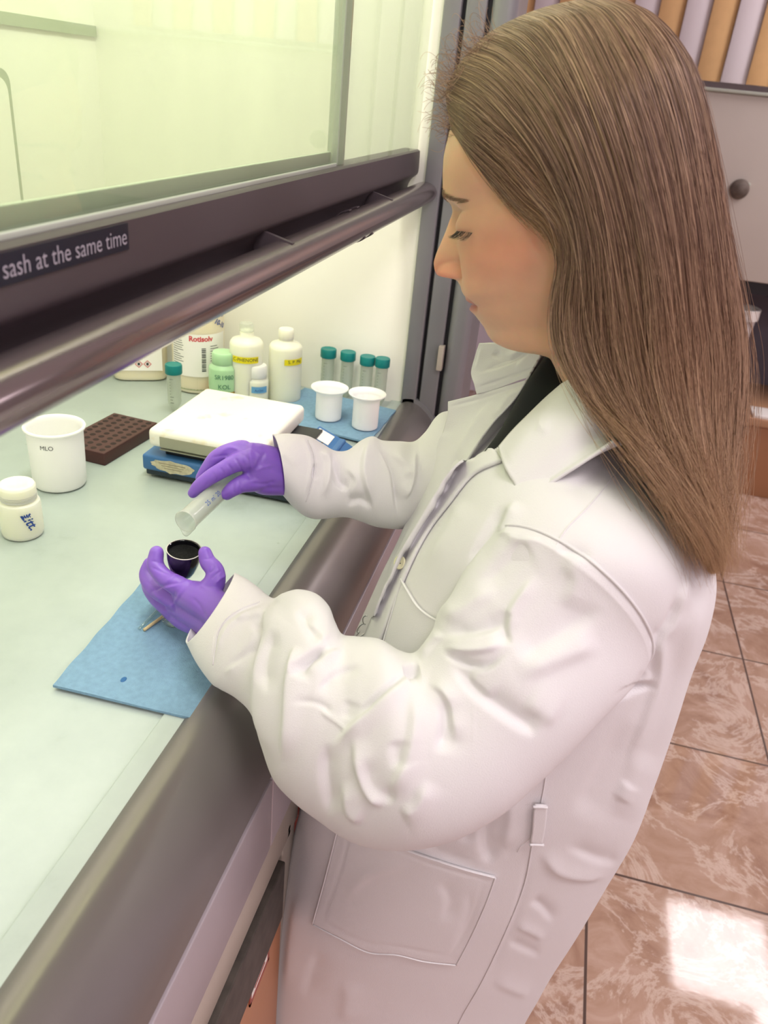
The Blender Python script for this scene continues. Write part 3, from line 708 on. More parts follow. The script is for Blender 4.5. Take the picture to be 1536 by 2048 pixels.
# ================================================================ BACKGROUND OF THE ROOM
M['slat_o'] = mat('orange_blind', 'E9BF88', .8, noise=.05, sss=.0)
M['slat_w'] = mat('pale_lilac_blind', 'EBE4E9', .8)
t = empty('vertical_blind', (.9, 4.08, 1.95), 'wide vertical blind of alternating orange and pale lilac slats', 'blind')
tx0 = aty(1031, 0, 4.08)[0]; wdt = (aty(1477, 0, 4.08)[0]-aty(1425, 0, 4.08)[0])
k = 0; x = aty(1324, 0, 4.08)[0]-wdt*1.03*10
for k in range(26):
    xa = x+k*wdt*1.03
    a = .16
    o = box('slat', (-wdt*.52, -.0012, 0), (wdt*.52, .0012, 1.02), M['slat_o'] if k%2 == 0 else M['slat_w'], t, bev=.0005, seg=1)
    o.rotation_euler = (0, 0, a); o.location = (xa+wdt*.5-.9, 0, -.36+.0)
box('head_rail', (x-.9, -.03, .70), (x+26*wdt*1.03-.9, .03, .74), M['white'], t, bev=.003)
# beige steel cabinet / duct box
bz0 = aty(1500, 563, 3.6)[2]; bz1 = aty(1500, 190, 3.6)[2]
M['cab'] = mat('greige_metal', 'CFC8BE', .45, noise=.03, nscale=3)
t = empty('fume_cabinet', (1.6, 3.85, 0), 'large greige wall box above the dark recess at the far wall', 'cabinet')
xa = aty(960, 400, 3.6)[0]
def tb(o): o.parent = t; o.matrix_parent_inverse = Matrix.Translation((-1.6, -3.85, 0)); return o
tb(box('body', (.35, 3.6, bz0), (2.9, 4.2, bz1), M['cab'], bev=.004))
tb(box('underside_rail', (.36, 3.62, bz0-.05), (2.89, 4.2, bz0), M['black'], smooth=False))  # black underside of the wall box
tb(box('top_ledge', (.35, 3.585, bz1), (2.9, 3.62, bz1+.012), M['alum'], bev=.003))
M['recess'] = mat('dark_grey_recess', '5A5560', .5, noise=.15, nscale=4)
kz = aty(1500, 815, 3.6)[2]
tb(box('recess_back', (.35, 4.0, kz-.05), (2.9, 4.05, bz0-.05), M['recess'], smooth=False))
tb(box('side_cheek', (2.86, 3.7, 0.0), (2.9, 4.2, bz0-.05), M['cab'], smooth=False))
tb(box('side_cheek', (.35, 3.7, 0.0), (.39, 4.2, bz0-.05), M['cab'], smooth=False))
kb = aty(1478, 378, 3.6); s = pxsize(kb)
k = lathe('round_fitting', [(0,0),(18*s,0),(19*s,.01),(17*s,.03),(10*s,.045),(0,.048)], mat('grey_brown_rubber', '6B6058', .7, noise=.3, nscale=40), n=30)
k.data.transform(Matrix.Rotation(math.pi/2, 4, 'X')); k.location = tuple(kb); tb(k)
kb = aty(1497, 370, 3.6)
k = lathe('screw', [(0,0),(4*s,0),(3*s,.008),(0,.009)], M['alum'], n=16); k.data.transform(Matrix.Rotation(math.pi/2, 4, 'X')); k.location = tuple(kb); tb(k)
# bench with orange-brown front
M['wood'] = mat('warm_wood', 'A87754', .45, noise=.12, nscale=5)
M['woodtop'] = mat('warm_wood_top', 'B98E6C', .4, noise=.08, nscale=6)
fy = 3.45
zt = aty(1500, 835, fy)[2]
t = empty('bench', (1.8, fy+.3, 0), 'low wooden bench with brown front under the dark recess', 'bench')
def bb(o): o.parent = t; o.matrix_parent_inverse = Matrix.Translation((-1.8, -fy-.3, 0)); return o
bb(box('front_board', (.45, fy+.02, 0), (2.8, fy+.5, zt-.035), M['wood'], bev=.004))
bb(box('bench_top', (.42, fy, zt-.035), (2.82, fy+.54, zt), M['woodtop'], bev=.004))
pp_ = aty(1525, 828, fy+.02)
o = box('paper_sheet', (pp_[0]-.035, fy+.005, zt+.0005), (pp_[0]+.2, fy+.13, zt+.012), M['paper'], bev=.001); tag(o, 'flat stack of white paper on the front edge of the wooden bench', 'paper')
pb = atz(1532, 795, zt)
o = lathe('jar', [(0,0),(.03,0),(.034,.004),(.034,.05),(.02,.06),(.02,.07),(0,.07)], mat('turquoise_plastic', '4C93AA', .5), None, n=24); o.location = (1.30, fy+.33, zt); tag(o, 'small turquoise jar on the wooden bench at the far wall', 'jar')
# white tapering bucket in front of recess
bq = aty(1506, 640, 3.5); s = pxsize(bq)
t = empty('white_bag', (bq[0]-.02, fy+.25, zt), 'tall white tapering bucket with ribbed rim on the wooden bench', 'bucket'); t.name = 'bucket'
zz = aty(1490, 615, 3.7)[2]-zt
o = lathe('body', [(0,0),(.035,0),(.04,.004),(.075,zz*.9),(.078,zz*.9),(0,zz*.9)], mat('white_bag_plastic', 'DCD6D2', .6, noise=.15, nscale=30), t, n=32)
lathe('rim', [(.074,zz*.89),(.082,zz*.89),(.083,zz*.93),(.082,zz*.97),(.083,zz),(.078,zz+.002),(.074,zz)], M['paper'], t, n=32)
text_cyl('lettering', 'A', .05, .074, -math.pi/2+.4, zz*.68, M['ink'], t)
# black stand things at far wall between post and neck
# navy bunting with gold triangles hanging at the hood's corner
M['navy2'] = mat('navy_print', '2B2A38', .6); M['gold'] = mat('gold_print', 'D6A84F', .5)
yb = 1.62; c0 = aty(968, 0, yb); c1 = aty(1026, 0, yb)
t = empty('navy_poster', ((c0[0]+c1[0])/2, yb, c0[2]), 'dark navy panel with gold triangles behind the hood corner at top', 'poster')
w2 = (c1[0]-c0[0])/2
box('panel', (-w2, 0, -.13), (w2, .004, .35), M['navy2'], t, smooth=False)
bm = bmesh.new()
for cx, cz, s_ in ((.012, .0, .012), (-.012, -.028, .006), (.012, .05, .012), (-.014, .04, .012), (-.004, .1, .012)):
    bm.faces.new([bm.verts.new((cx+dx*s_, -.001, cz+dz*s_)) for dx, dz in ((-1, .4), (.9, 1.0), (.6, -1.1))])
me = bpy.data.meshes.new('gold_triangles'); bm.to_mesh(me); bm.free(); link('gold_triangles', me, M['gold'], t, False)
# lab bench edge seen under the far sleeve

# ================================================================ THE PERSON
M['coat'] = mat('white_cotton_coat', 'E3E1E2', .85, spec=.2, bump=.25, bscale=1400, sheen=.1)
M['coatthread'] = mat('white_stitching', 'F0ECE8', .8)
M['shirt'] = mat('black_shirt', '0E1114', .85)
M['glove'] = mat('purple_nitrile', '8660C2', .40, sss=.003, sssr=(1,.6,1))
M['button'] = mat('cream_button', 'E6E4BC', .35)

def smooth01(x): x = np.clip(x, 0, 1); return x*x*(3-2*x)
def norm(v): return v/(np.linalg.norm(v, axis=-1, keepdims=True)+1e-12)
def disp(o, strokes, face=True, scale=1.0):
    """press folds into a mesh: every stroke is (points, height mm, width px)"""
    me = o.data; n = len(me.vertices); V = np.empty(n*3); me.vertices.foreach_get('co', V); V = V.reshape(-1, 3)
    N = np.empty(n*3); me.vertex_normals.foreach_get('vector', N) if hasattr(me, 'vertex_normals') else None; N = N.reshape(-1, 3)
    P = proj(V); vd = norm(V-CAM); fw = smooth01(-(N*vd).sum(1)*3.0+.15) if face else np.ones(n)
    D = np.zeros(n)
    for pts, amp, w in strokes:
        pts = crs(np.array(pts, float), max(len(pts)*5, 8)); best = np.full(n, 1e9); ts = np.zeros(n)
        m = (P[:,0] > pts[:,0].min()-5*w)&(P[:,0] < pts[:,0].max()+3*w)&(P[:,1] > pts[:,1].min()-3*w)&(P[:,1] < pts[:,1].max()+3*w)
        idx = np.where(m)[0]
        if len(idx) == 0: continue
        q = P[idx]; bb = np.full(len(idx), 1e9); tt = np.zeros(len(idx)); sg = np.zeros(len(idx)); K = len(pts)-1
        for k in range(K):
            a, b = pts[k], pts[k+1]; ab = b-a; t = np.clip(((q-a)@ab)/(ab@ab+1e-9), 0, 1); d = np.linalg.norm(q-a-t[:,None]*ab, axis=1)
            u = d < bb; bb[u] = d[u]; tt[u] = (k+t[u])/K; sg[u] = (ab[0]*(q[u,1]-a[1])-ab[1]*(q[u,0]-a[0]))/(np.linalg.norm(ab)+1e-9)
        taper = np.minimum(1, np.minimum(tt, 1-tt)*5+.25) if w < 5 else smooth01(np.minimum(tt, 1-tt)*3.2+.06)
        we = np.full(len(idx), float(w)) if w < 5 else w*(1.05-.50*np.tanh(sg/w))
        D[idx] += amp*.001*np.exp(-(bb/we)**1.7)*taper
    V = V+N*(D*fw*scale)[:,None]
    me.vertices.foreach_set('co', V.reshape(-1)); me.update(); return o

def sil_loft(name, st, nring, nseg, m, parent, cap=(False, False), flip=1, power=2.0):
    """a sleeve, trunk or finger: stations (ax,ay, bx,by, y, thick, bulge) give its two edges as seen, its distance and depth"""
    R = []
    for ax, ay, bx, by, y, th, bu in st:
        yy = y if np.ndim(y) else (y, y)
        R.append(np.concatenate([aty(ax, ay, yy[0]), aty(bx, by, yy[1]), [th, bu]]))
    R = crs(np.array(R), nring); V = []; F = []
    for i in range(nring):
        A, B, th, bu = R[i,:3], R[i,3:6], R[i,6], R[i,7]
        c = (A+B)/2; u = (B-A)/2; uh = norm(u); d = norm(c-CAM); v = norm(d-uh*(d@uh)); e = np.cross(uh, v)*flip
        for j in range(nseg):
            a = 2*math.pi*j/nseg; ca, sa = math.cos(a), math.sin(a)
            if power != 2.0:
                q = (abs(ca)**power+abs(sa)**power)**(-1/power); ca *= q; sa *= q
            V.append(c+u*ca+v*np.linalg.norm(u)*th*sa+e*bu*.00036*max(-math.sin(a), -.4))
    for i in range(nring-1):
        for j in range(nseg): F.append((i*nseg+j, i*nseg+(j+1)%nseg, (i+1)*nseg+(j+1)%nseg, (i+1)*nseg+j))
    if cap[0]: F.append(tuple(range(nseg)))
    if cap[1]: F.append(tuple(range((nring-1)*nseg, nring*nseg))[::-1])
    o = meshobj(name, V, F, m, parent)
    return o
def outward(o):
    fixn(o); me = o.data
    return o
def solidify(o, th, off=-1.0):
    md = o.modifiers.new('s', 'SOLIDIFY'); md.thickness = th; md.offset = off; return o
def apply_mods(o):
    dg = bpy.context.evaluated_depsgraph_get(); dg.update(); me = bpy.data.meshes.new_from_object(o.evaluated_get(dg)); old = o.data
    o.modifiers.clear(); o.data = me; bpy.data.meshes.remove(old); me.name = o.name
    me.polygons.foreach_set('use_smooth', [True]*len(me.polygons)); return o

from mathutils.bvhtree import BVHTree
def bvh_of(objs):
    V = []; F = []
    for o in objs:
        k = len(V); V += [v.co.copy() for v in o.data.vertices]; F += [[k+i for i in p.vertices] for p in o.data.polygons]
    return BVHTree.FromPolygons(V, F)
def hit(bv, px, py, off=.0015, fb=.6):
    d = Vector(norm(ray(px, py))); r = bv.ray_cast(Vector(CAM), d)
    if r[0] is None: return np.array(aty(px, py, fb)), np.array(-d)
    n = r[1]; n = n if n.dot(d) < 0 else -n
    return np.array(r[0]+n*off), np.array(n)
def patch(name, rows, nu, nv, m, parent, th=.002, bv=None, off=.002, fb=.6, sm=True):
    """cloth panel: control rows of (px,py[,y]); with bv it is laid on that surface"""
    G = []
    for row in rows:
        G.append([np.array(p, float) for p in row])
    G = np.array(G); a = np.array([crs(r, nv) for r in G]); b = np.stack([crs(a[:,j], nu) for j in range(nv)], 1)
    V = []
    for i in range(nu):
        for j in range(nv):
            p = b[i,j]; V.append(hit(bv, p[0], p[1], off, fb)[0] if bv else aty(p[0], p[1], p[2]))
    V = np.array(V)
    if bv is not None:
        W_ = V.reshape(nu, nv, 3)
        for _ in range(2):
            W2 = W_.copy(); W2[1:-1,1:-1] = (W_[:-2,1:-1]+W_[2:,1:-1]+W_[1:-1,:-2]+W_[1:-1,2:]+4*W_[1:-1,1:-1])/8; W_ = W2
        V = W_.reshape(-1, 3)
    F = [(i*nv+j, i*nv+j+1, (i+1)*nv+j+1, (i+1)*nv+j) for i in range(nu-1) for j in range(nv-1)]
    o = meshobj(name, V, F, m, parent)
    me = o.data; c = np.array(me.polygons[len(F)//2].normal)@norm(V.mean(0)-CAM)
    if c > 0: me.flip_normals()
    solidify(o, th, -1.0); return o
def seam(name, pts, bv, r, m, parent, res=40, off=.0004, fb=.6):
    P = crs(np.array(pts, float), res); V = [hit(bv, p[0], p[1], off, fb)[0] for p in P]
    return tube(name, V, r, m, parent, n=6)

# ---------------------------------------------------------------- head + neck
YAW = math.radians(5); PIT = math.radians(21); YH = .70
fh = np.array([-math.cos(YAW), math.sin(YAW), 0]); sh_ = np.array([-math.sin(YAW), -math.cos(YAW), 0]); zh = np.array([0,0,1.])
O0 = np.array([0, YH, 0.])
def sag(px, py):
    d = ray(px, py); t = ((O0-CAM)@sh_)/(d@sh_); return CAM+d*t
FA = fh*math.cos(PIT)-zh*math.sin(PIT); UA = zh*math.cos(PIT)+fh*math.sin(PIT)      # face forward, head up
OH = sag(1080, 430)
def loc2(px, py): p = sag(px, py)-OH; return np.array([p@FA, p@UA])
prof = [(1000,110),(940,180),(908,245),(901,273),(892,312),(890,346),(890,372),(892,388),(903,408),(905,424),(898,442),(890,466),(881,489),(873,507),(868,525),(871,541),(880,550),(898,551),(918,554),(920,565),(924,583),(935,593),(941,600),(943,607),(942,614),(945,623),(955,634),(968,651),(977,669),(989,682),(1015,691),(1050,694)]
base = [(1000,110),(940,180),(908,245),(901,273),(892,312),(890,346),(890,372),(893,388),(903,408),(908,424),(911,442),(914,466),(917,489),(918,507),(919,525),(921,541),(922,550),(922,551),(921,554),(922,565),(926,583),(937,593),(943,600),(946,607),(945,614),(948,623),(956,634),(969,651),(977,669),(989,682),(1015,691),(1050,694)]
Lp = np.array([loc2(*p) for p in prof]); Lb = np.array([loc2(*p) for p in base])
LOCALS = {k: loc2(*v) for k, v in dict(crown=(1190,15), eye=(938,462), brow=(900,395), nose=(872,530), alar=(912,538), lip=(942,600), chin=(977,669)).items()}
def usolve(s_, fin, px, py):
    b_ = None
    for u in np.linspace(-.16, .12, 1400):
        f_ = np.interp(u, np.array(Lb[:,1])[np.argsort(Lb[:,1])], np.array(Lb[:,0])[np.argsort(Lb[:,1])])-fin
        q = proj(OH+f_*FA+s_*sh_+u*UA)[0]
        if b_ is None or abs(q[1]-py) < b_[0]: b_ = (abs(q[1]-py), u, q[0])
    return np.array([0, b_[1]])
LOCALS['eye'] = usolve(.031, .020, 930, 440); LOCALS['brow'] = usolve(.028, .010, 910, 398); LOCALS['alar'] = usolve(.0125, .006, 915, 541); LOCALS['lip'] = usolve(.008, .003, 948, 606)
uT = loc2(1180, 20)[1]-.004; uC = Lp[-1][1]
# control tables in u : front base, back, half width, width-centre
uu = Lb[:,1]
top_u = np.array([uT, uT-.004, uT-.014, uT-.03])
NU, NT = 300, 320
def interp(u, xs, ys):
    o = np.argsort(xs); return np.interp(u, np.array(xs)[o], np.array(ys)[o])
def smoothtab(u, xs, ys, k=9):
    return interp(u, xs, ys)
uN = uC-.10      # lower end of neck
us = np.concatenate([np.linspace(uT, uC, NU-60), np.linspace(uC, uN, 61)[1:]]); NUt = len(us)
f_front = interp(us, uu, Lb[:,0]); f_full = interp(us, Lp[:,1], Lp[:,0])
crown_f = LOCALS['crown'][0]
# dome above the hairline
u1, f1 = Lb[0][1], Lb[0][0]; fb_ = loc2(1360, 330)[0]          # back of skull f
cF = (crown_f*.0)+(.5*(f1+fb_))
for i, u in enumerate(us):
    if u > u1:
        t = (u-u1)/(uT-u1); f_front[i] = crown_f-.01+(f1-crown_f+.01)*math.sqrt(max(0, 1-t**2.1)); f_full[i] = f_front[i]
ub = loc2(1360, 330)[1]
bt = [(uT, crown_f-.012), (uT-.006, crown_f-.035), (uT-.02, fb_+.042), (uT-.045, fb_+.016), (ub+.02, fb_+.004), (ub, fb_), (ub-.03, fb_+.006), (ub-.06, fb_+.028), (ub-.09, fb_+.045), (uC, fb_+.052), (uN, fb_+.048)]
bt = np.array(bt); b_back = interp(us, bt[:,0], bt[:,1])
def gsm(a, s):
    k = np.exp(-.5*(np.arange(-3*s, 3*s+1)/s)**2); k /= k.sum(); p = np.pad(a, 3*s, 'edge'); return np.convolve(p, k, 'valid')
b_back = gsm(b_back, 8)
e = LOCALS
wt = [(uT, .001), (uT-.003, .022), (uT-.010, .040), (uT-.025, .057), (uT-.045, .068), (uT-.07, .0735), (e['brow'][1]+.01, .0725), (e['eye'][1], .0700), (e['alar'][1], .0665), (e['lip'][1], .0595), (e['chin'][1]+.006, .050), (e['chin'][1]-.012, .0505), (uC, .051), (uC-.02, .051), (uN, .056)]
wt = np.array(wt); hw = gsm(interp(us, wt[:,0], wt[:,1]), 4); hw[0] = .001
neckf = interp(us, [uN, loc2(1135,800)[1], loc2(1114,735)[1], uC-.006, uC], [loc2(1140,850)[0]-.004, loc2(1135,800)[0], loc2(1114,735)[0], loc2(1100,712)[0], Lb[-1][0]])
f_front = np.where(us < uC, neckf, f_front); f_full = np.where(us < uC, neckf, f_full)
f_front = gsm(f_front, 2); nose = np.where(us < uC, 0, gsm(f_full, 1)-f_front)
nose = np.where((us < loc2(903,404)[1])&(us > loc2(920,566)[1]), np.maximum(nose, 0), 0); nose = gsm(nose, 1)
tt_ = np.linspace(0, 2*math.pi, NT, endpoint=False); th_ = tt_-.55*np.sin(tt_)
HV = np.zeros((NUt, NT, 3)); G_u = np.zeros((NUt, NT)); G_s = np.zeros((NUt, NT)); G_f = np.zeros((NUt, NT))
for i, u in enumerate(us):
    F0, B0, w = f_front[i], b_back[i], hw[i]
    isface = smooth01((us[i]-uC)/.01) if u > uC else 0
    c = F0-(F0-B0)*.55
    for j, t in enumerate(th_):
        ct, st_ = math.cos(t), math.sin(t); p = 2.0-(.22*isface*smooth01((.01-u)/.05)-.0)*(ct > 0)
        q = (abs(ct)**p+abs(st_)**p)**(-1/p); ct *= q; st_ *= q
        f = c+ct*((F0-c) if ct > 0 else (c-B0)); s = w*st_
        G_u[i,j] = u; G_s[i,j] = s; G_f[i,j] = f
fwt = smooth01((G_f-(.5*(f_front+b_back))[:,None])/.02)        # front half only
def g(u0, s0, ru, rs, both=True):
    a = np.exp(-((G_u-u0)/ru)**2-((np.abs(G_s)-s0)/rs)**2); return a*fwt
# nose
fr_u = np.clip((LOCALS['brow'][1]-G_u)/(LOCALS['brow'][1]-LOCALS['alar'][1]), 0, 1.3)
wn = .0085+.0070*fr_u**1.8
DF = nose[:,None]*np.exp(-(np.abs(G_s)/wn)**3.2)*fwt
ea, el, ee, eb, ec = e['alar'], e['lip'], e['eye'], e['brow'], e['chin']
DF += .0070*g(ea[1]+.001, .0130, .0065, .0050)
DF -= .0050*g(ea[1]+.003, .0200, .0080, .0034)                 # nostril wings
DF -= .0030*g(ea[1]-.0065, .006, .0025, .0035)                 # nostrils
DF += -.0110*g(ee[1]+.003, .023, .012, .013)                   # eye socket
DF += .0088*g(ee[1]-.001, .0305, .0085, .0105)                 # lidded eyeball
DF += .0030*g(eb[1]+.002, .026, .006, .016)                    # brow
DF -= .0024*g(ee[1]+.0085, .030, .0014, .012)                  # lid crease
DF -= .0034*g(ee[1]-.0082, .030, .0018, .011)                  # lash line
DF += .0040*g(ea[1]+.006, .040, .018, .016)                    # cheek
DF += .0055*g(ea[1]-.018, .036, .016, .015)                    # full lower cheek
DF -= .0022*g(el[1]+.010, .023, .014, .0035)                   # fold beside the mouth
DF += .0026*g(el[1]+.0035, .007, .0028, .012)+.0030*g(el[1]-.0055, 0, .003, .014)
DF -= .0034*g(el[1]-.0005, 0, .0011, .020)
DF -= .0022*g(el[1]-.0005, .022, .004, .004)
DF -= .0008*g(el[1]+.012, 0, .006, .0028)
DS = np.sign(G_s)*(.0035*g(ea[1]+.006, .058, .02, .02)+.002*g(ee[1]-.006, .062, .012, .02)-.003*g(ee[1]+.016, .066, .015, .02))
E_n = np.exp(-(np.abs(G_s)/wn)**3.2); nz = smooth01((nose[:,None]-.003)/.004)*fwt
crs_ = np.exp(-((np.abs(G_s)-wn-.0035)/.0035)**2)
gu = lambda u0, ru: np.exp(-((G_u-u0)/ru)**2)
msk_ = np.exp(-(np.abs(G_s)/(wn*1.35))**6)
DS += np.sign(G_s)*nz*msk_*(.0042*gu(ea[1]-.0005, .0066)*np.exp(-((E_n-.34)/.24)**2)-.0016*gu(ea[1]+.0095, .0026)*np.exp(-((E_n-.4)/.3)**2)-.0018*gu(ea[1]-.0005, .006)*np.exp(-((E_n-.72)/.10)**2))
DF -= nz*.0030*gu(ea[1]+.002, .0085)*crs_; DS -= np.sign(G_s)*nz*.0022*gu(ea[1]+.002, .0085)*crs_
Fv = G_f+DF; Sv = G_s+DS
for a in range(3): HV[:,:,a] = OH[a]+Fv*FA[a]+Sv*sh_[a]+G_u*UA[a]
HVf = list(HV.reshape(-1, 3)); HF = []
for i in range(NUt-1):
    for j in range(NT): HF.append((i*NT+j, i*NT+(j+1)%NT, (i+1)*NT+(j+1)%NT, (i+1)*NT+j))
HF.append(tuple(range(NT))[::-1])
def headp(f, s, u): return OH+f*FA+s*sh_+u*UA
# ears
def ear(side):
    P = []; c = headp(loc2(1172,505)[0]-.004, side*.0700, loc2(1172,505)[1]); k0 = len(HVf)
    nr, ns = 20, 16
    for i in range(nr):
        t = i/(nr-1); u = .031-.062*t; wd = .0175*math.sin(math.pi*min(1, (t*.93+.035)))**.6*(1-.35*t)
        for j in range(ns):
            a = 2*math.pi*j/ns; f = wd*math.cos(a)+.004*(1-t)*-1; s = .0045*math.sin(a)+.006*(1-.8*t)*max(0, -math.cos(a))
            conc = -.003*math.exp(-(math.cos(a)/.5)**2)*(math.sin(a) > 0)*math.sin(math.pi*t)
            HVf.append(c+FA*f+sh_*side*(s+conc)+UA*u)
    for i in range(nr-1):
        for j in range(ns): HF.append((k0+i*ns+j, k0+i*ns+(j+1)%ns, k0+(i+1)*ns+(j+1)%ns, k0+(i+1)*ns+j))
    HF.append(tuple(k0+j for j in range(ns))); HF.append(tuple(k0+(nr-1)*ns+j for j in range(ns)))
ear(1); ear(-1)
# trunk, legs under the clothes (hidden): one surface from the neck down to the feet
def add_limb(P, r, n=16):
    k0 = len(HVf); P = crs(np.array(P, float), len(P)*4); r = crs(np.array(r, float), len(P)); up = np.array([0,1.,0]) ; m_ = len(P)
    for i in range(m_):
        t = norm(P[min(i+1, m_-1)]-P[max(i-1, 0)]); a = norm(np.cross(t, [0,1,0])) if abs(t[1]) < .9 else norm(np.cross(t, [1,0,0])); b2 = np.cross(t, a)
        for j in range(n):
            q = 2*math.pi*j/n; HVf.append(P[i]+r[i][0]*math.cos(q)*a+r[i][1]*math.sin(q)*b2)
    for i in range(m_-1):
        for j in range(n): HF.append((k0+i*n+j, k0+i*n+(j+1)%n, k0+(i+1)*n+(j+1)%n, k0+(i+1)*n+j))
    HF.append(tuple(k0+j for j in range(n))); HF.append(tuple(k0+(m_-1)*n+j for j in range(n)))
nb = headp(b_back[-1]+.052, 0, uN)
chest = np.array([.055, .70, 1.08]); waist = np.array([.04, .70, .86]); hip = np.array([.04, .70, .70])
add_limb([nb+UA*.03, nb-np.array([0,0,.02]), chest+[0,0,.05], chest-[0,0,.06], waist, hip, hip-[0,0,.05]],
         [(.050,.050),(.052,.060),(.070,.10),(.078,.11),(.07,.09),(.075,.10),(.06,.09)], 32)
for yy in (.655, .745): add_limb([(.01,yy,.68),(-.02,yy,.42),(-.02,yy,.24),(-.01,yy,.08),(-.01,yy,.035)], [(.055,.045),(.048,.042),(.042,.040),(.032,.032),(.03,.03)], 20)
M['skin'] = mat('skin', 'D9A68C', .50, sss=.006, sssr=(1,.35,.2), spec=.4)
bd = meshobj('person', HVf, HF, M['skin'], None)
fixn(bd)
# complexion: flushed cheeks, nose and lips, as a colour of the skin itself
ca = bd.data.color_attributes.new('complexion', 'FLOAT_COLOR', 'POINT')
n_ = len(bd.data.vertices); colr = np.ones((n_, 4)); basec = np.array(lin('E0B295')[:3])
K = NUt*NT
def gg(u0, s0, ru, rs): return (np.exp(-((G_u-u0)/ru)**2-((np.abs(G_s)-s0)/rs)**2)*fwt).reshape(-1)
cc_ = np.tile(basec, (K, 1)).astype(float)
def blend(w, col, k): 
    global cc_
    cc_ = cc_*(1-(w*k)[:,None])+np.array(lin(col)[:3])*(w*k)[:,None]
blend(gg(ea[1]+.012, .052, .024, .026), 'D98A74', .50)
blend(gg(ea[1]+.002, .004, .010, .014)*(nose > .002)[:,None].repeat(NT, 1).reshape(-1), 'D2776B', .7)
blend(gg(ee[1]+.004, .026, .010, .014), 'CFA08F', .6)
blend(np.minimum(1, 1.5*gg(el[1]-.0005, 0, .0075, .022)), 'AC5C60', .95)
colr[:,:3] = basec; colr[:K,:3] = cc_
ca.data.foreach_set('color', colr.reshape(-1))
nt = M['skin'].node_tree; at = nt.nodes.new('ShaderNodeAttribute'); at.attribute_name = 'complexion'
tc = nt.nodes.new('ShaderNodeTexCoord'); ns_ = nt.nodes.new('ShaderNodeTexNoise'); ns_.inputs['Scale'].default_value = 55; ns_.inputs['Detail'].default_value = 6
nt.links.new(tc.outputs['Object'], ns_.inputs['Vector']); mr = nt.nodes.new('ShaderNodeMapRange'); mr.inputs[3].default_value = .90; mr.inputs[4].default_value = 1.08
nt.links.new(ns_.outputs['Fac'], mr.inputs[0]); vm = nt.nodes.new('ShaderNodeVectorMath'); vm.operation = 'SCALE'
nt.links.new(at.outputs['Color'], vm.inputs[0]); nt.links.new(mr.outputs[0], vm.inputs['Scale']); nt.links.new(vm.outputs[0], nt.nodes['Principled BSDF'].inputs['Base Color'])
nb2 = nt.nodes.new('ShaderNodeTexNoise'); nb2.inputs['Scale'].default_value = 900; nt.links.new(tc.outputs['Object'], nb2.inputs['Vector'])
bp = nt.nodes.new('ShaderNodeBump'); bp.inputs['Strength'].default_value = .12; bp.inputs['Distance'].default_value = .0006
nt.links.new(nb2.outputs['Fac'], bp.inputs['Height']); nt.links.new(bp.outputs[0], nt.nodes['Principled BSDF'].inputs['Normal'])
tag(bd, 'person in white lab coat and purple gloves pouring from a tube into a black crucible', 'person')
# hair strokes of brow and lashes
M['brow'] = mat('brow_hair', '94775F', .7); M['lash'] = mat('lash_hair', '3B332F', .6)
hbv = BVHTree.FromPolygons([Vector(v) for v in HVf[:K]], [list(f) for f in HF[:(NUt-1)*NT]])
def multi_tube(name, L, r, m, parent, n=4):
    V = []; F = []
    for P in L:
        P = np.array(P); k0 = len(V); mP = len(P)
        for i in range(mP):
            t = norm(P[min(i+1, mP-1)]-P[max(i-1, 0)]); a = norm(np.cross(t, [.3,.2,.9])); b2 = np.cross(t, a); rr = r*(1-.85*i/(mP-1))
            for j in range(n): q = 2*math.pi*j/n; V.append(P[i]+rr*(math.cos(q)*a+math.sin(q)*b2))
        for i in range(mP-1):
            for j in range(n): F.append((k0+i*n+j, k0+i*n+(j+1)%n, k0+(i+1)*n+(j+1)%n, k0+(i+1)*n+j))
    return meshobj(name, V, F, m, parent)
def onface(s, u, off=0):
    o_ = headp(.2, s, u); r = hbv.ray_cast(Vector(o_), Vector(-FA)); return np.array(r[0])+FA*off if r[0] is not None else None
for side in (1, -1):
    L = []
    for k in range(70):
        t = rng.uniform(0, 1); s = side*(.0325+.0115*math.cos(math.pi*(1-t))); s = side*(.0225+.026*t)
        u = ee[1]-.0062+.0015*math.sin(math.pi*t)-.003*t
        p = onface(s, u, .0003)
        if p is None: continue
        ln = .0080+.003*t; dr = norm(FA*.95-UA*(.50+.10*rng.normal())+sh_*side*(.15+.5*t+.12*rng.normal()))
        L.append([p, p+dr*ln*.35-UA*.0006, p+dr*ln*.7-UA*.0004, p+dr*ln+UA*.0010])
    multi_tube('eyelashes', L, .00017, M['lash'], bd)
    L = []
    for k in range(260):
        t = rng.uniform(0, 1)**1.2; s = side*(.009+.036*t); u = eb[1]+.001+.006*math.sin(math.pi*min(1, t*1.15)**.8)-.004*t+rng.normal()*.0026*(1-.7*t)
        p = onface(s, u, .0003)
        if p is None: continue
        dr = norm(sh_*side*1.0+UA*(.5-.8*t)+FA*.05); q = onface(s+side*.005, u+.0016*(1-1.6*t), .0006)
        if q is None: continue
        L.append([p, (p+q)/2+FA*.0004, q])
    multi_tube('eyebrow', L, .00020, M['brow'], bd)

M['shoe'] = mat('black_shoe', '1A1A1D', .5)
for yy in (.655, .745):
    so = lathe('shoe', [(0,0),(.98,0),(1.0,.012),(.97,.022),(.90,.040),(.70,.060),(.40,.072),(0,.076)], M['shoe'], bd, n=40, sx=.118, sy=.042)
    for v in so.data.vertices: v.co.x += -.045; v.co.y += yy; v.co.z *= 1.0 if v.co.x > -.06 else .72
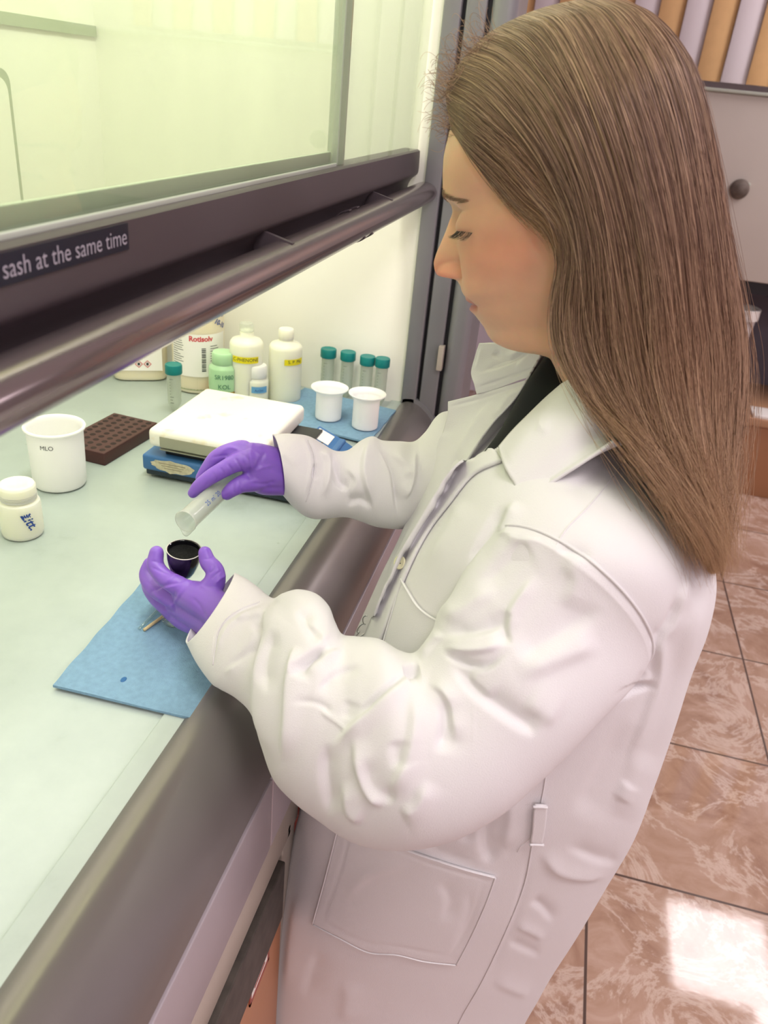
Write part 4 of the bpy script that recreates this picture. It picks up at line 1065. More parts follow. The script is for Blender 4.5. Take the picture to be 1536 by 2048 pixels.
# ---------------------------------------------------------------- shirt and coat trunk
shirt = sil_loft('black_shirt', [(1100,700,1180,770,.70,.9,0), (1050,770,1215,830,.69,.9,0), (1000,860,1290,930,.69,.9,0), (935,950,1360,1030,.69,1.0,0), (890,1050,1390,1160,.69,1.05,0), (835,1130,1370,1240,.69,1.0,0), (785,1230,1330,1350,.69,1.0,0), (740,1320,1290,1450,.69,1.0,0), (640,1650,1180,1770,.69,1.0,0), (590,1900,1060,1980,.69,1.0,0)], 60, 64, M['shirt'], bd, cap=(False, False))
outward(shirt)
TR = [(1085,700,1180,770,.70,1.0,0), (1030,790,1235,850,.69,1.05,0), (975,850,1312,940,.69,1.25,0), (920,930,1382,1050,.69,1.5,0), (872,1020,1408,1150,.69,1.62,0), (820,1105,1392,1250,.69,1.6,0),
      (770,1205,1358,1355,.69,1.5,0), (722,1300,1325,1465,.69,1.42,0), (676,1400,1292,1570,.69,1.36,0), (638,1520,1256,1680,.69,1.34,0), (606,1640,1205,1780,.69,1.34,0),
      (583,1760,1150,1880,.69,1.34,0), (562,1900,1082,1990,.69,1.34,0), (548,2050,1018,2120,.69,1.34,0), (525,2260,985,2340,.69,1.34,0), (505,2480,965,2560,.69,1.34,0)]
trunk = sil_loft('lab_coat', TR, 420, 420, M['coat'], bd)
outward(trunk)
LC = [  # folds of the trunk
 ([(1012,1010),(985,1050),(958,1098),(944,1135)], -6, 13), ([(1035,1000),(1012,1040),(990,1070)], 4, 12), ([(930,1000),(900,1060),(850,1140)], 3, 18),
 ([(1380,1150),(1368,1180),(1351,1243),(1322,1285),(1312,1367),(1276,1478),(1249,1567)], 5, 10), ([(1400,1190),(1385,1260),(1350,1400),(1310,1520)], 4, 22),
 ([(1362,1190),(1335,1250),(1300,1290)], -4, 12), ([(1225,1402),(1262,1385),(1309,1368)], -6, 6), ([(1240,1382),(1270,1365),(1310,1352)], 4, 8), ([(1290,1340),(1270,1365),(1240,1385)], -4, 8),
 ([(984,1600),(970,1660),(975,1705),(990,1725)], -6, 14), ([(1015,1560),(1020,1640),(1005,1700)], 4, 14), ([(1084,1699),(1112,1738),(1160,1752),(1225,1748)], 5, 13), ([(1130,1690),(1200,1718),(1245,1722)], -4, 12),
 ([(1060,1800),(1085,1815),(1110,1845)], -4, 9), ([(1015,1880),(1045,1895),(1085,1912)], -3, 8), ([(1030,1850),(1060,1862),(1090,1880)], 3, 8), ([(985,1960),(1030,1980),(1060,1990)], 3, 12),
 ([(600,1780),(585,1880),(575,1990)], 4, 14), ([(640,1900),(610,2000)], -3, 16), ([(700,1960),(690,2048)], 3, 20), ([(820,1640),(870,1700),(960,1730)], -3, 12),
 ([(1265,1440),(1200,1560),(1160,1640)], -4, 30), ([(1290,1500),(1235,1640)], 4, 26), ([(1110,1100),(1150,1105),(1180,1120)], -3, 10), ([(1085,1085),(1040,1080),(1010,1070)], 3, 9),
 ([(1230,900),(1180,950),(1130,990)], -2, 16), ([(1255,1560),(1235,1600)], 4, 12), ([(960,1560),(950,1640)], 4, 16), ([(925,1640),(935,1690)], -3, 12),
 ([(1065,1690),(1030,1830),(965,1975)], -1.6, 6), ([(940,1770),(935,1830),(910,1900)], -2, 9)]
trunk.data.update(); disp(trunk, LC, scale=.85)
# open the V of the neck and the gap under the first button
def inpoly(P, poly):
    poly = np.array(poly, float); x, y = P[:,0], P[:,1]; ins = np.zeros(len(P), bool); j = len(poly)-1
    for i in range(len(poly)):
        c = ((poly[i,1] > y) != (poly[j,1] > y))&(x < (poly[j,0]-poly[i,0])*(y-poly[i,1])/(poly[j,1]-poly[i,1]+1e-9)+poly[i,0]); ins ^= c; j = i
    return ins
def cut(o, poly, back=False):
    me = o.data; V = np.array([v.co for v in me.vertices]); P = proj(V); C_ = np.array([p.center for p in me.polygons]); N = np.array([p.normal for p in me.polygons])
    PC = proj(C_); f = ((N*norm(C_-CAM)).sum(1) < .15) if not back else np.ones(len(C_), bool)
    kill = set(np.where(inpoly(PC, poly)&f)[0].tolist()); bm = bmesh.new(); bm.from_mesh(me); bm.faces.ensure_lookup_table()
    bmesh.ops.delete(bm, geom=[bm.faces[i] for i in kill], context='FACES'); bm.to_mesh(me); bm.free()
cut(trunk, [(1180,690),(1128,776),(1000,893),(950,915),(905,935),(860,960),(830,940),(900,700)])
tb_bv = bvh_of([trunk])
solidify(trunk, .0018)
# near front edge and placket
plk = patch('front_placket', [[(968,905,0),(990,902,0),(1008,925,0)], [(918,930,0),(935,940,0),(950,952,0)], [(872,985,0),(886,1000,0),(900,1012,0)], [(838,1040,0),(850,1050,0),(862,1062,0)], [(800,1105,0),(815,1112,0),(830,1120,0)], [(770,1180,0),(782,1187,0),(798,1195,0)], [(745,1245,0),(760,1250,0),(775,1258,0)], [(722,1300,0),(738,1306,0),(752,1312,0)]], 70, 8, M['coat'], bd, th=.0022, bv=tb_bv, off=.0032); plk.parent = trunk
# far front panel with folded-back lapel
far = patch('far_front_panel', [
 [(896,803,.80),(925,796,.79),(952,789,.78),(1010,772,.755),(1062,756,.735),(1114,733,.715)],
 [(893,838,.795),(925,832,.785),(958,822,.77),(1005,808,.75),(1050,792,.73),(1092,772,.71)],
 [(872,905,.79),(900,890,.775),(930,880,.76),(968,868,.745),(1000,856,.73),(1030,838,.715)],
 [(848,965,.785),(870,955,.765),(893,945,.75),(915,935,.735),(938,925,.72),(962,910,.705)],
 [(822,1020,.775),(838,1018,.76),(853,1010,.745),(872,1000,.73),(888,990,.715),(905,975,.70)],
 [(795,1082,.765),(808,1080,.75),(820,1075,.735),(832,1068,.72),(845,1060,.705),(858,1050,.69)],
 [(764,1145,.755),(776,1145,.74),(788,1142,.725),(798,1140,.71),(808,1136,.695),(820,1130,.68)],
 [(737,1205,.745),(748,1205,.73),(758,1205,.715),(768,1206,.70),(778,1206,.685),(788,1206,.67)],
 [(716,1252,.735),(725,1255,.72),(735,1258,.705),(744,1260,.69),(754,1262,.675),(762,1262,.66)],
 [(700,1290,.725),(708,1294,.71),(716,1297,.70),(726,1300,.69),(735,1302,.675),(745,1304,.66)]], 160, 60, M['coat'], bd, th=.0022)
far.parent = trunk
far = apply_mods(far)
disp(far, [([(905,812),(950,800),(1010,782),(1080,757)], -1.2, 3), ([(990,800),(960,840),(930,890),(905,930)], 5, 10), ([(1070,775),(1030,800),(1000,830),(985,850)], -5, 9), ([(1040,770),(1010,810),(990,840)], 3, 8), ([(950,860),(905,930),(860,1010),(815,1090)], -4, 9), ([(885,860),(880,890),(855,960)], 3, 10), ([(830,1040),(800,1100),(770,1160)], 2, 5)])
fc = patch('far_collar', [
 [(958,687,.775),(985,687,.765),(1020,692,.755),(1042,697,.745),(1060,690,.735),(1088,690,.72),(1114,722,.712)],
 [(950,712,.778),(980,712,.768),(1015,712,.755),(1045,710,.742),(1065,706,.733),(1092,712,.72),(1115,728,.712)],
 [(942,745,.782),(968,738,.77),(1000,730,.757),(1030,726,.745),(1060,724,.733),(1090,724,.72),(1117,731,.712)],
 [(948,768,.776),(972,762,.768),(1002,753,.755),(1035,744,.742),(1062,740,.732),(1090,734,.72),(1118,735,.712)],
 [(953,788,.776),(978,782,.768),(1008,772,.755),(1040,760,.742),(1066,752,.732),(1093,744,.72),(1119,739,.712)]], 60, 80, M['coat'], bd, th=.0025)
fc.parent = trunk; apply_mods(fc)
disp(fc, [([(955,745),(1000,730),(1040,712),(1062,695)], -4, 5), ([(965,690),(958,720),(950,740)], 1.5, 5), ([(1010,722),(1040,702),(1060,694)], 3, 6), ([(955,775),(1010,757),(1070,735),(1110,722)], -1.4, 3), ([(1075,700),(1050,720),(1030,740)], 2, 7), ([(1000,700),(985,715)], -2, 6)])
# the near collar leaf, folded over the collar stand, running round the neck
nc = patch('collar', [
 [(1122,767,.655),(1090,795,.645),(1058,826,.632),(1024,860,.618),(996,893,.604)],
 [(1160,748,.625),(1128,780,.615),(1094,822,.602),(1052,870,.588),(1006,928,.574)],
 [(1210,745,.602),(1180,800,.592),(1140,850,.58),(1090,905,.57),(1025,962,.560)],
 [(1255,755,.60),(1225,820,.590),(1185,868,.578),(1130,925,.565),(1048,992,.552)],
 [(1300,775,.63),(1272,830,.61),(1240,862,.59),(1200,890,.572),(1130,943,.556)],
 [(1320,800,.68),(1310,850,.66),(1290,875,.62),(1262,880,.585),(1228,877,.563)]], 60, 50, M['coat'], bd, th=.0028)
nc.parent = trunk; apply_mods(nc)
disp(nc, [([(1005,898),(1025,945),(1052,980)], -.7, 3), ([(1052,985),(1130,935),(1215,880)], -.7, 3), ([(1180,790),(1170,830),(1205,865)], 3, 12), ([(1070,850),(1100,860)], 1.5, 14)])
# pockets, seams, loop, button
def outline(name, pts, r=.0011, parent=None, bvv=None, off=.0012, res=60, m_='coat'):
    return seam(name, pts, bvv or tb_bv, r, M[m_], parent or trunk, res=res, off=off)
pk = patch('lower_pocket', [[(683,1640,0),(740,1660,0),(800,1690,0),(860,1712,0),(925,1733,0),(990,1750,0)], [(668,1700,0),(722,1722,0),(785,1745,0),(848,1765,0),(910,1782,0),(972,1800,0)], [(648,1775,0),(705,1800,0),(762,1820,0),(825,1838,0),(885,1850,0),(945,1862,0)], [(628,1845,0),(680,1872,0),(738,1900,0),(795,1905,0),(850,1918,0),(912,1925,0)]], 60, 70, M['coat'], trunk, th=.002, bv=tb_bv, off=.0028); apply_mods(pk)
disp(pk, [([(690,1657),(745,1680),(860,1728),(985,1765)], -.8, 3), ([(645,1840),(690,1868),(740,1888),(800,1895),(905,1915)], -.8, 3), ([(700,1660),(680,1740),(645,1838)], -.8, 3), ([(968,1765),(940,1845),(900,1912)], -.8, 3), ([(690,1790),(740,1750),(820,1725)], 2, 12), ([(880,1760),(900,1800),(890,1850)], -2, 14)])
pbv = bvh_of([pk])
for q in ([(683,1640),(740,1660),(800,1690),(860,1712),(925,1733),(990,1750)], [(628,1845),(680,1872),(738,1900),(795,1905),(850,1918),(912,1925)], [(683,1640),(668,1700),(648,1775),(628,1845)], [(990,1750),(972,1800),(945,1862),(912,1925)]):
    outline('pocket_hem', q, .0009, pk, off=.0030)
cp_ = patch('chest_pocket', [[(807,1160,0),(820,1182,0),(838,1210,0),(858,1228,0),(885,1243,0)], [(795,1205,0),(812,1225,0),(832,1245,0),(856,1262,0),(885,1275,0)], [(780,1255,0),(800,1275,0),(825,1292,0),(852,1300,0),(885,1310,0)], [(766,1300,0),(790,1318,0),(820,1330,0),(850,1340,0),(885,1350,0)]], 40, 30, M['coat'], trunk, th=.0018, bv=tb_bv, off=.0024); apply_mods(cp_)
outline('pocket_hem', [(807,1160),(820,1182),(838,1210),(858,1228),(885,1243)], .0011, cp_, off=.0028)
outline('pocket_hem', [(807,1160),(795,1205),(780,1255),(766,1300)], .0008, cp_, off=.0026)
outline('shoulder_seam', [(1262,905),(1220,960),(1175,1015),(1135,1055),(1112,1090)], .0007, off=.0003)
outline('side_seam', [(1098,1490),(1090,1560),(1082,1605)], .0007, off=.0005); outline('side_seam', [(1065,1685),(1048,1770),(1012,1860),(965,1960),(925,2030),(905,2075)], .0008, off=.0006)
bl = patch('belt_loop', [[(1068,1600,0),(1080,1600,0),(1092,1602,0)], [(1064,1620,0),(1078,1621,0),(1091,1622,0)], [(1062,1650,0),(1074,1651,0),(1087,1652,0)], [(1058,1676,0),(1070,1678,0),(1082,1678,0)]], 16, 8, M['coat'], trunk, th=.0022, bv=tb_bv, off=.006); apply_mods(bl)
for y_ in (1602, 1677): outline('loop_stitching', [(1064-(y_-1602)*.1,y_),(1078-(y_-1602)*.1,y_),(1092-(y_-1602)*.1,y_+1)], .0014, bl, off=.006, res=10)
outline('loose_thread', [(1062,1672),(1050,1682),(1040,1690),(1034,1700)], .0004, bl, off=.002, res=16)
bc, bn = hit(tb_bv, 813, 1130, .006)
btn = lathe('button', [(0,0),(.0056,0),(.0064,.0008),(.0064,.0018),(.0056,.0025),(.0044,.0018),(0,.0018)], M['button'], None, n=28)
bmv = (Vector(bn)*.5+Vector(norm(CAM-bc))*1.0+Vector((-.35,-.1,0))).normalized(); qq = Vector((0,0,1)).rotation_difference(bmv).to_matrix().to_4x4()
btn.data.transform(Matrix.Translation(Vector(bc)) @ qq); btn.parent = trunk
holes = boxes('button_holes', [((a-.0005,b-.0005,.0016),(a+.0005,b+.0005,.0020)) for a in (-.0011,.0011) for b in (-.0011,.0011)], M['blackink'], btn); holes.data.transform(Matrix.Translation(Vector(bc)) @ qq)

# ---------------------------------------------------------------- sleeves
SL = [(1000,1052,1281,1328,.54,.45,86), (975,1085,1258,1365,.53,.55,70), (938,1135,1225,1402,.52,.65,50), (905,1195,1180,1445,.51,.74,30), (884,1225,1130,1490,.505,.80,12), (868,1275,1065,1545,.495,.82,0), (838,1318,990,1600,.485,.84,0), (805,1322,900,1638,.48,.82,0), (762,1304,815,1650,.48,.80,0), (715,1300,742,1646,.485,.78,0),
      (685,1296,690,1628,.49,.78,0), (668,1272,640,1592,.497,.78,0), (652,1240,595,1553,.505,.80,0), (625,1215,557,1510,.513,.82,0), (590,1203,530,1450,.522,.84,0), (560,1207,510,1400,.53,.86,0), (540,1215,482,1372,.54,.88,0), (522,1206,450,1352,.55,.90,4),
      (512,1198,432,1338,.556,.92,8), (487,1178,402,1300,.566,.92,12), (463,1162,379,1262,.575,.92,18)]
slv = sil_loft('sleeve', SL, 460, 300, M['coat'], trunk, flip=1); outward(slv)
for v in slv.data.vertices:                                   # the sleeve head is sewn onto the trunk
    i, j = divmod(v.index, 300)
    if i > 90: break
    sa = math.sin(2*math.pi*j/300)
    if sa > .05: continue
    co = np.array(v.co); d_ = co-CAM; L_ = np.linalg.norm(d_); d_ /= L_; h_ = tb_bv.ray_cast(Vector(CAM), Vector(d_))
    if h_[0] is None: continue
    dh = (Vector(h_[0])-Vector(CAM)).length; w_ = (1-i/90)**2*min(1, (.05-sa)*4); over = -.0005+.0075*min(1, i/12)
    v.co = Vector(CAM+d_*(L_*(1-w_)+(dh-over)*w_)) if abs(dh-L_) < .12 else v.co
slv.data.update()
LS = [
 ([(524,1207),(485,1221),(452,1242),(435,1267),(428,1300),(424,1330)], -1.6, 2.6), ([(530,1215),(492,1229),(460,1250),(444,1275),(436,1300)], 1.6, 4),
 ([(560,1208),(539,1237),(527,1300),(522,1371),(527,1454),(560,1529)], 7, 15), ([(500,1240),(522,1262),(505,1300),(448,1348)], -6, 12), ([(506,1300),(480,1325),(447,1350)], 4, 9), ([(470,1238),(500,1232),(535,1222)], 3, 7),
 ([(556,1258),(541,1300),(535,1345),(545,1390)], -6, 9), ([(593,1296),(581,1367),(577,1450),(568,1525)], 5, 12), ([(660,1296),(628,1312),(603,1333),(588,1352)], -9, 10), ([(590,1290),(588,1330),(590,1350)], 4, 8),
 ([(690,1300),(640,1317),(606,1352)], 5, 9), ([(600,1215),(615,1250),(640,1285)], -4, 14), ([(725,1332),(672,1350),(636,1385)], -3.5, 9), ([(585,1402),(635,1408),(668,1430)], -2.5, 5), ([(638,1420),(668,1440),(700,1465)], 2.0, 5),
 ([(835,1345),(790,1378),(748,1417),(710,1455),(664,1498)], 6, 12), ([(824,1340),(780,1372),(745,1405),(715,1432)], -6, 8), ([(840,1335),(818,1340),(808,1344)], -9, 10),
 ([(658,1485),(650,1538),(656,1590),(664,1633)], -5, 14), ([(714,1467),(722,1538),(745,1590),(772,1610)], 5, 13), ([(735,1510),(740,1560),(765,1590),(795,1600)], -4, 12), ([(690,1560),(700,1620),(730,1640)], 4, 14),
 ([(826,1370),(830,1454),(808,1540),(777,1592)], 4, 16), ([(889,1392),(892,1450),(880,1510)], -5, 16), ([(860,1560),(835,1610),(800,1630)], 4, 16), ([(790,1480),(800,1540)], -3, 18),
 ([(888,1306),(912,1320),(940,1332),(975,1332),(1018,1300)], -6, 7), ([(885,1296),(926,1300),(975,1296),(1010,1280)], 5, 9), ([(1018,1292),(1008,1255),(1020,1221)], -6, 9), ([(1075,1150),(1040,1195),(1019,1232),(1014,1262)], 3.5, 10),
 ([(880,1266),(930,1262),(975,1255),(1012,1239)], -6, 12), ([(900,1316),(944,1372),(1000,1418),(1050,1450),(1080,1465)], -6.5, 15), ([(855,1362),(895,1388),(908,1440),(913,1490)], 4.5, 12), ([(935,1345),(990,1400)], 3, 12),
 ([(1030,1315),(1080,1290),(1130,1262),(1200,1208)], -5, 22), ([(1030,1350),(1120,1310),(1200,1280)], 4, 26), ([(880,1235),(930,1215),(990,1170)], 3, 18), ([(1060,1090),(1020,1120),(960,1180)], -3, 20), ([(840,1320),(865,1285),(885,1265)], 4, 9),
 ([(1050,1400),(1120,1440)], 2.5, 25), ([(1130,1110),(1155,1160),(1130,1220)], 2.5, 22), ([(605,1235),(640,1262),(652,1285)], 3, 8), ([(700,1400),(690,1440)], -2, 14)]
LS = [(a_, b_*(.95 if c_ < 10 else 1.25), c_*1.08) for a_, b_, c_ in LS]
disp(slv, LS, scale=.85); seam_pts = [np.array(slv.data.vertices[2*300+j].co) for j in range(150, 300)]; slv_bv = bvh_of([slv]); solidify(slv, .0018)
tube('armhole_seam', [seam_pts[k]+norm(CAM-seam_pts[k])*.0009 for k in range(0, len(seam_pts), 4)], .0012, M['coat'], slv, n=6)
outline('cuff_seam', [(519,1204),(485,1216),(454,1236),(437,1262),(430,1300),(426,1330)], .0007, slv, slv_bv, off=.0003)
SR = [(549,871,562,986,.735,.9,14), (585,872,582,1005,.742,.9,10), (618,878,606,1022,.75,.9,5), (645,893,630,1030,.755,.9,0), (668,906,655,1030,.76,.9,0), (695,905,690,1028,.765,.9,0), (722,886,718,1034,.775,.9,0), (745,878,742,1042,.785,.9,0), (765,886,762,1047,.79,.9,0), (800,888,795,1050,.80,.9,0), (828,888,822,1050,.81,.9,0), (850,870,850,1055,.82,.9,0), (885,830,920,1070,.83,.9,0), (950,830,1010,1100,.84,.9,0)]
slr = sil_loft('sleeve', SR, 320, 220, M['coat'], trunk); outward(slr)
disp(slr, [([(742,872),(729,924),(731,962),(753,1022)], 6, 8), ([(759,891),(784,935),(792,984),(797,1039)], -7, 7), ([(664,905),(677,962),(700,976)], -7, 10), ([(640,900),(655,930),(646,1000)], 6, 8), ([(632,925),(625,960)], -4, 5),
 ([(806,1002),(824,960),(832,900)], 6, 8), ([(780,900),(812,930),(815,960)], 4, 9), ([(616,880),(628,910),(629,943),(614,1003)], -1.5, 2.6), ([(608,880),(620,910),(620,943),(606,1000)], 1.2, 4), ([(690,1010),(720,1000),(745,1015)], -4, 9), ([(560,900),(600,930)], 1.5, 12), ([(690,930),(715,960),(700,1000)], 3, 10)])
slr_bv = bvh_of([slr]); solidify(slr, .0018)
outline('cuff_seam', [(616,880),(628,910),(629,943),(622,975),(612,1003)], .0006, slr, slr_bv, off=.0003)

# ---------------------------------------------------------------- gloved hands
def blob(name, chains, m, parent, vox=.0013, it=5):
    """fingers and palm as overlapping tapered chains grown into one skin; a chain is [(px,py,y,r_mm), ...]"""
    V = []; F = []
    for ch in chains:
        P = np.array([aty(a, b, c) for a, b, c, _ in ch]); r = np.array([q*.001 for *_, q in ch]); nn = max(len(ch)*6, 8)
        P = crs(P, nn); r = crs(r[:,None], nn)[:,0]
        t0 = norm(P[0]-P[1]); t1 = norm(P[-1]-P[-2]); caps0 = [(P[0]+t0*r[0]*s, r[0]*math.sqrt(max(0, 1-s*s))) for s in (.98, .9, .7, .4)]; caps1 = [(P[-1]+t1*r[-1]*s, r[-1]*math.sqrt(max(0, 1-s*s))) for s in (.4, .7, .9, .98)]
        P = np.array([c[0] for c in caps0]+list(P)+[c[0] for c in caps1]); r = np.array([c[1] for c in caps0]+list(r)+[c[1] for c in caps1])
        n = 18; k0 = len(V); up = None; mP = len(P)
        for i in range(mP):
            t = norm(P[min(i+1, mP-1)]-P[max(i-1, 0)])
            if up is None: up = np.cross(t, [.2,.3,.9])
            up = norm(up-t*(up@t)); w = np.cross(t, up)
            for j in range(n): q = 2*math.pi*j/n; V.append(P[i]+r[i]*(math.cos(q)*up+math.sin(q)*w))
        for i in range(mP-1):
            for j in range(n): F.append((k0+i*n+j, k0+i*n+(j+1)%n, k0+(i+1)*n+(j+1)%n, k0+(i+1)*n+j))
        F.append(tuple(k0+j for j in range(n))[::-1]); F.append(tuple(k0+(mP-1)*n+j for j in range(n)))
    o = meshobj(name, V, F, m, parent)
    md = o.modifiers.new('r', 'REMESH'); md.mode = 'VOXEL'; md.voxel_size = vox
    md = o.modifiers.new('s', 'SMOOTH'); md.factor = .5; md.iterations = it
    return apply_mods(o)
LH = [ # hand with the crucible
 [(313,1106,.612,7.4), (311,1128,.606,8.4), (322,1148,.600,8.8), (345,1166,.595,9.6), (378,1184,.592,11)],              # index
 [(300,1128,.630,7.2), (294,1150,.622,8.2), (306,1174,.612,8.8), (335,1192,.604,10), (370,1206,.60,12)],                # middle
 [(318,1140,.650,6.8), (298,1162,.640,7.6), (306,1186,.626,8.4), (335,1212,.612,10), (368,1226,.606,11)],               # ring
 [(335,1160,.660,6.0), (318,1182,.650,6.6), (322,1204,.636,7.4), (345,1226,.62,9), (372,1238,.61,11)],                   # little
 [(410,1106,.614,6.8), (416,1124,.610,8.2), (430,1142,.604,9.2), (428,1166,.598,11), (410,1190,.592,13)],               # thumb
 [(372,1188,.598,14), (400,1198,.590,17), (432,1218,.580,18), (470,1246,.565,20)],
 [(355,1210,.606,12), (388,1222,.597,16), (420,1238,.585,18), (465,1262,.565,19)],
 [(345,1226,.612,9), (370,1238,.602,12), (410,1252,.588,13)]]
gl = blob('glove', LH, M['glove'], bd)
disp(gl, [([(302,1122),(318,1124),(334,1130)], -.8, 2.2), ([(303,1134),(322,1142),(340,1148)], -.9, 2.5), ([(330,1165),(355,1150),(372,1160)], .9, 3), ([(318,1178),(345,1172),(390,1158)], .9, 3), ([(300,1185),(335,1170),(372,1165)], -1.1, 3.5), ([(350,1180),(345,1200),(352,1225)], -1, 3), ([(366,1176),(352,1200),(340,1215)], .9, 2.5), ([(430,1130),(425,1140),(418,1146)], -1, 2.2), ([(442,1142),(430,1150),(422,1158)], -1.1, 2.4), ([(452,1150),(440,1158),(432,1166)], 1, 2.4), ([(408,1118),(420,1116),(426,1112)], -.7, 2.2), ([(385,1195),(398,1210),(412,1235)], -.8, 4), ([(398,1170),(420,1180),(440,1178)], .8, 3.5), ([(310,1205),(330,1218),(350,1228)], -.9, 3), ([(300,1168),(312,1190),(324,1200)], 1, 3)])
RH = [ # hand with the measuring tube
 [(386,986,.672,5.6), (398,972,.674,7.0), (420,955,.678,8.0), (445,940,.684,8.6), (472,926,.692,9.6), (500,920,.70,12)],  # index
 [(402,956,.692,6.0), (416,936,.696,7.4), (432,916,.70,8.2), (456,904,.704,9.0), (485,902,.71,12)],                      # middle
 [(412,950,.715,6.0), (428,924,.718,7.6), (448,906,.72,8.4), (480,900,.724,11)],                                         # ring
 [(430,948,.735,6.0), (446,926,.736,7.2), (470,908,.736,8.2), (500,905,.735,11)],                                        # little
 [(454,988,.682,6.6), (466,978,.684,8.2), (484,968,.69,9.4), (508,962,.70,11.5), (530,952,.71,13)],                      # thumb
 [(488,908,.708,12), (512,915,.712,16), (545,930,.725,20), (585,938,.745,22)],
 [(505,925,.705,14), (525,945,.712,18), (560,945,.73,20), (590,950,.745,21)],
 [(500,958,.70,8), (525,965,.71,13), (560,962,.728,16)]]
gr = blob('glove', RH, M['glove'], bd)
disp(gr, [([(478,900),(500,925),(498,950),(505,960)], -1.4, 4), ([(440,905),(460,895),(485,905),(492,925)], 1.2, 3.5), ([(470,915),(480,932),(486,945)], -1, 2.4), ([(455,928),(464,940),(466,948)], -.8, 2), ([(440,935),(448,946),(450,954)], -.8, 2), ([(425,945),(432,956),(434,962)], -.7, 2), ([(425,915),(440,912),(458,910)], -.9, 2.4), ([(505,880),(500,910),(505,945)], 1.2, 4), ([(530,905),(515,930),(505,950)], -1.2, 4), ([(545,930),(525,935),(508,942)], 1.1, 3.5), ([(478,960),(480,975),(484,985)], -.9, 2.2), ([(466,965),(468,978),(470,988)], -.8, 2), ([(500,965),(530,968),(550,962)], -1, 3), ([(410,975),(414,968),(418,962)], -.6, 2)])
# cuffs of the gloves inside the sleeves are part of the blobs
# ---------------------------------------------------------------- held things
c = aty(364, 1096, .622); s = pxsize(c); R = 35*s
t = empty('crucible', c-np.array([0,0,.031]), 'small black glazed crucible with worn pale rim, held in the lower purple glove', 'crucible')
t.rotation_euler = (.05, .10, 0)
lathe('body', [(0,0),(.0085,0),(.0100,.001),(.0125,.006),(.0150,.014),(.0166,.022),(R-.0003,.0305),(R-.0010,.0312),(R-.0018,.0305),(.0150,.022),(.0135,.014),(.011,.007),(0,.004)], M['crucible'], t, n=64)
lathe('rim', [(R-.0008,.0310),(R-.0002,.0307),(R+.00005,.0312),(R-.0005,.0316),(R-.0009,.0314)], M['rim'], t, n=64)
lathe('powder', [(0,.0225),(.004,.0232),(.009,.0220),(.0135,.0245),(.0158,.0265),(.0150,.020),(0,.018)], M['carbon'], t, n=48)
a = aty(371, 1043, .625); bq = aty(497, 928, .755); ax = norm(bq-a); Lc = np.linalg.norm(bq-a); r = 23*pxsize(a)
t = empty('measuring_tube', a, 'clear plastic measuring tube with blue marks, tilted in the upper purple glove', 'measuring tube')
Q = Vector((0,0,1)).rotation_difference(Vector(ax)).to_matrix().to_4x4(); t.matrix_world = Matrix.Translation(Vector(a)) @ Q
# local -x' direction towards the floor for the pouring lip
dl = (Q.inverted().to_3x3() @ Vector((0,0,-1))); al = math.atan2(dl.y, dl.x)
V = []; F = []; n = 48; pr = [(r*1.04, 0, 1), (r*1.02, .0012, .85), (r*.985, .004, .45), (r*.96, .009, .1), (r*.95, Lc*.5, 0), (r*.93, Lc, 0), (r*.6, Lc+.002, 0), (.0002, Lc+.002, 0), (.0002, Lc-.001, 0), (r*.84, Lc-.002, 0), (r*.86, Lc*.5, 0), (r*.88, .009, .1), (r*.91, .004, .45), (r*.95, .0012, .85), (r*.98, -.0002, 1)]
for j in range(n):
    q = 2*math.pi*j/n; dd = (q-al+math.pi)%(2*math.pi)-math.pi; sp = math.exp(-(dd/.42)**2)
    for rr, z, k in pr: V.append(((rr+sp*k*.0045)*math.cos(q), (rr+sp*k*.0045)*math.sin(q), z-sp*k*.0022))
k = len(pr)
for j in range(n):
    for i in range(k): F.append((j*k+i, ((j+1)%n)*k+i, ((j+1)%n)*k+(i+1)%k, j*k+(i+1)%k))
M['pp'] = glassmat('frosted_plastic', 'E9EDEA', refl=1.4, haze=.34, hazecol='F4F5F0', rough=.15)
fixn(meshobj('body', V, F, M['pp'], t))
lathe('rim', [(r*1.0,-.0006),(r*1.05,-.0002),(r*1.05,.0008),(r*.99,.0010)], M['clear'], t, n=48)
for k_, (txt, zz) in enumerate((('25', .030), ('ml', .040), ('20', .05))):
    cl = Q.inverted().to_3x3() @ Vector(norm(CAM-a)); ac = math.atan2(cl.y, cl.x)
    text_cyl('blue_print', txt, .007, r*.965, ac+.35, zz, M['ink'], t, roll=math.pi/2)
# cord and small chain between the open coat fronts
M['silver'] = mat('silver_chain', 'C9CAC9', .25, metal=1)
ch = []
for k in range(60):
    q = k/59; p = aty(700+34*q+5*math.sin(q*19), 1292-58*q+4*math.cos(q*23), .655-.02*q); ch.append(p)
tube('silver_cord', ch, .0006, M['silver'], bd, n=6)
tube('silver_cord', [aty(692,1286,.65), aty(712,1278,.648), aty(728,1268,.645)], .0008, M['silver'], bd, n=6)

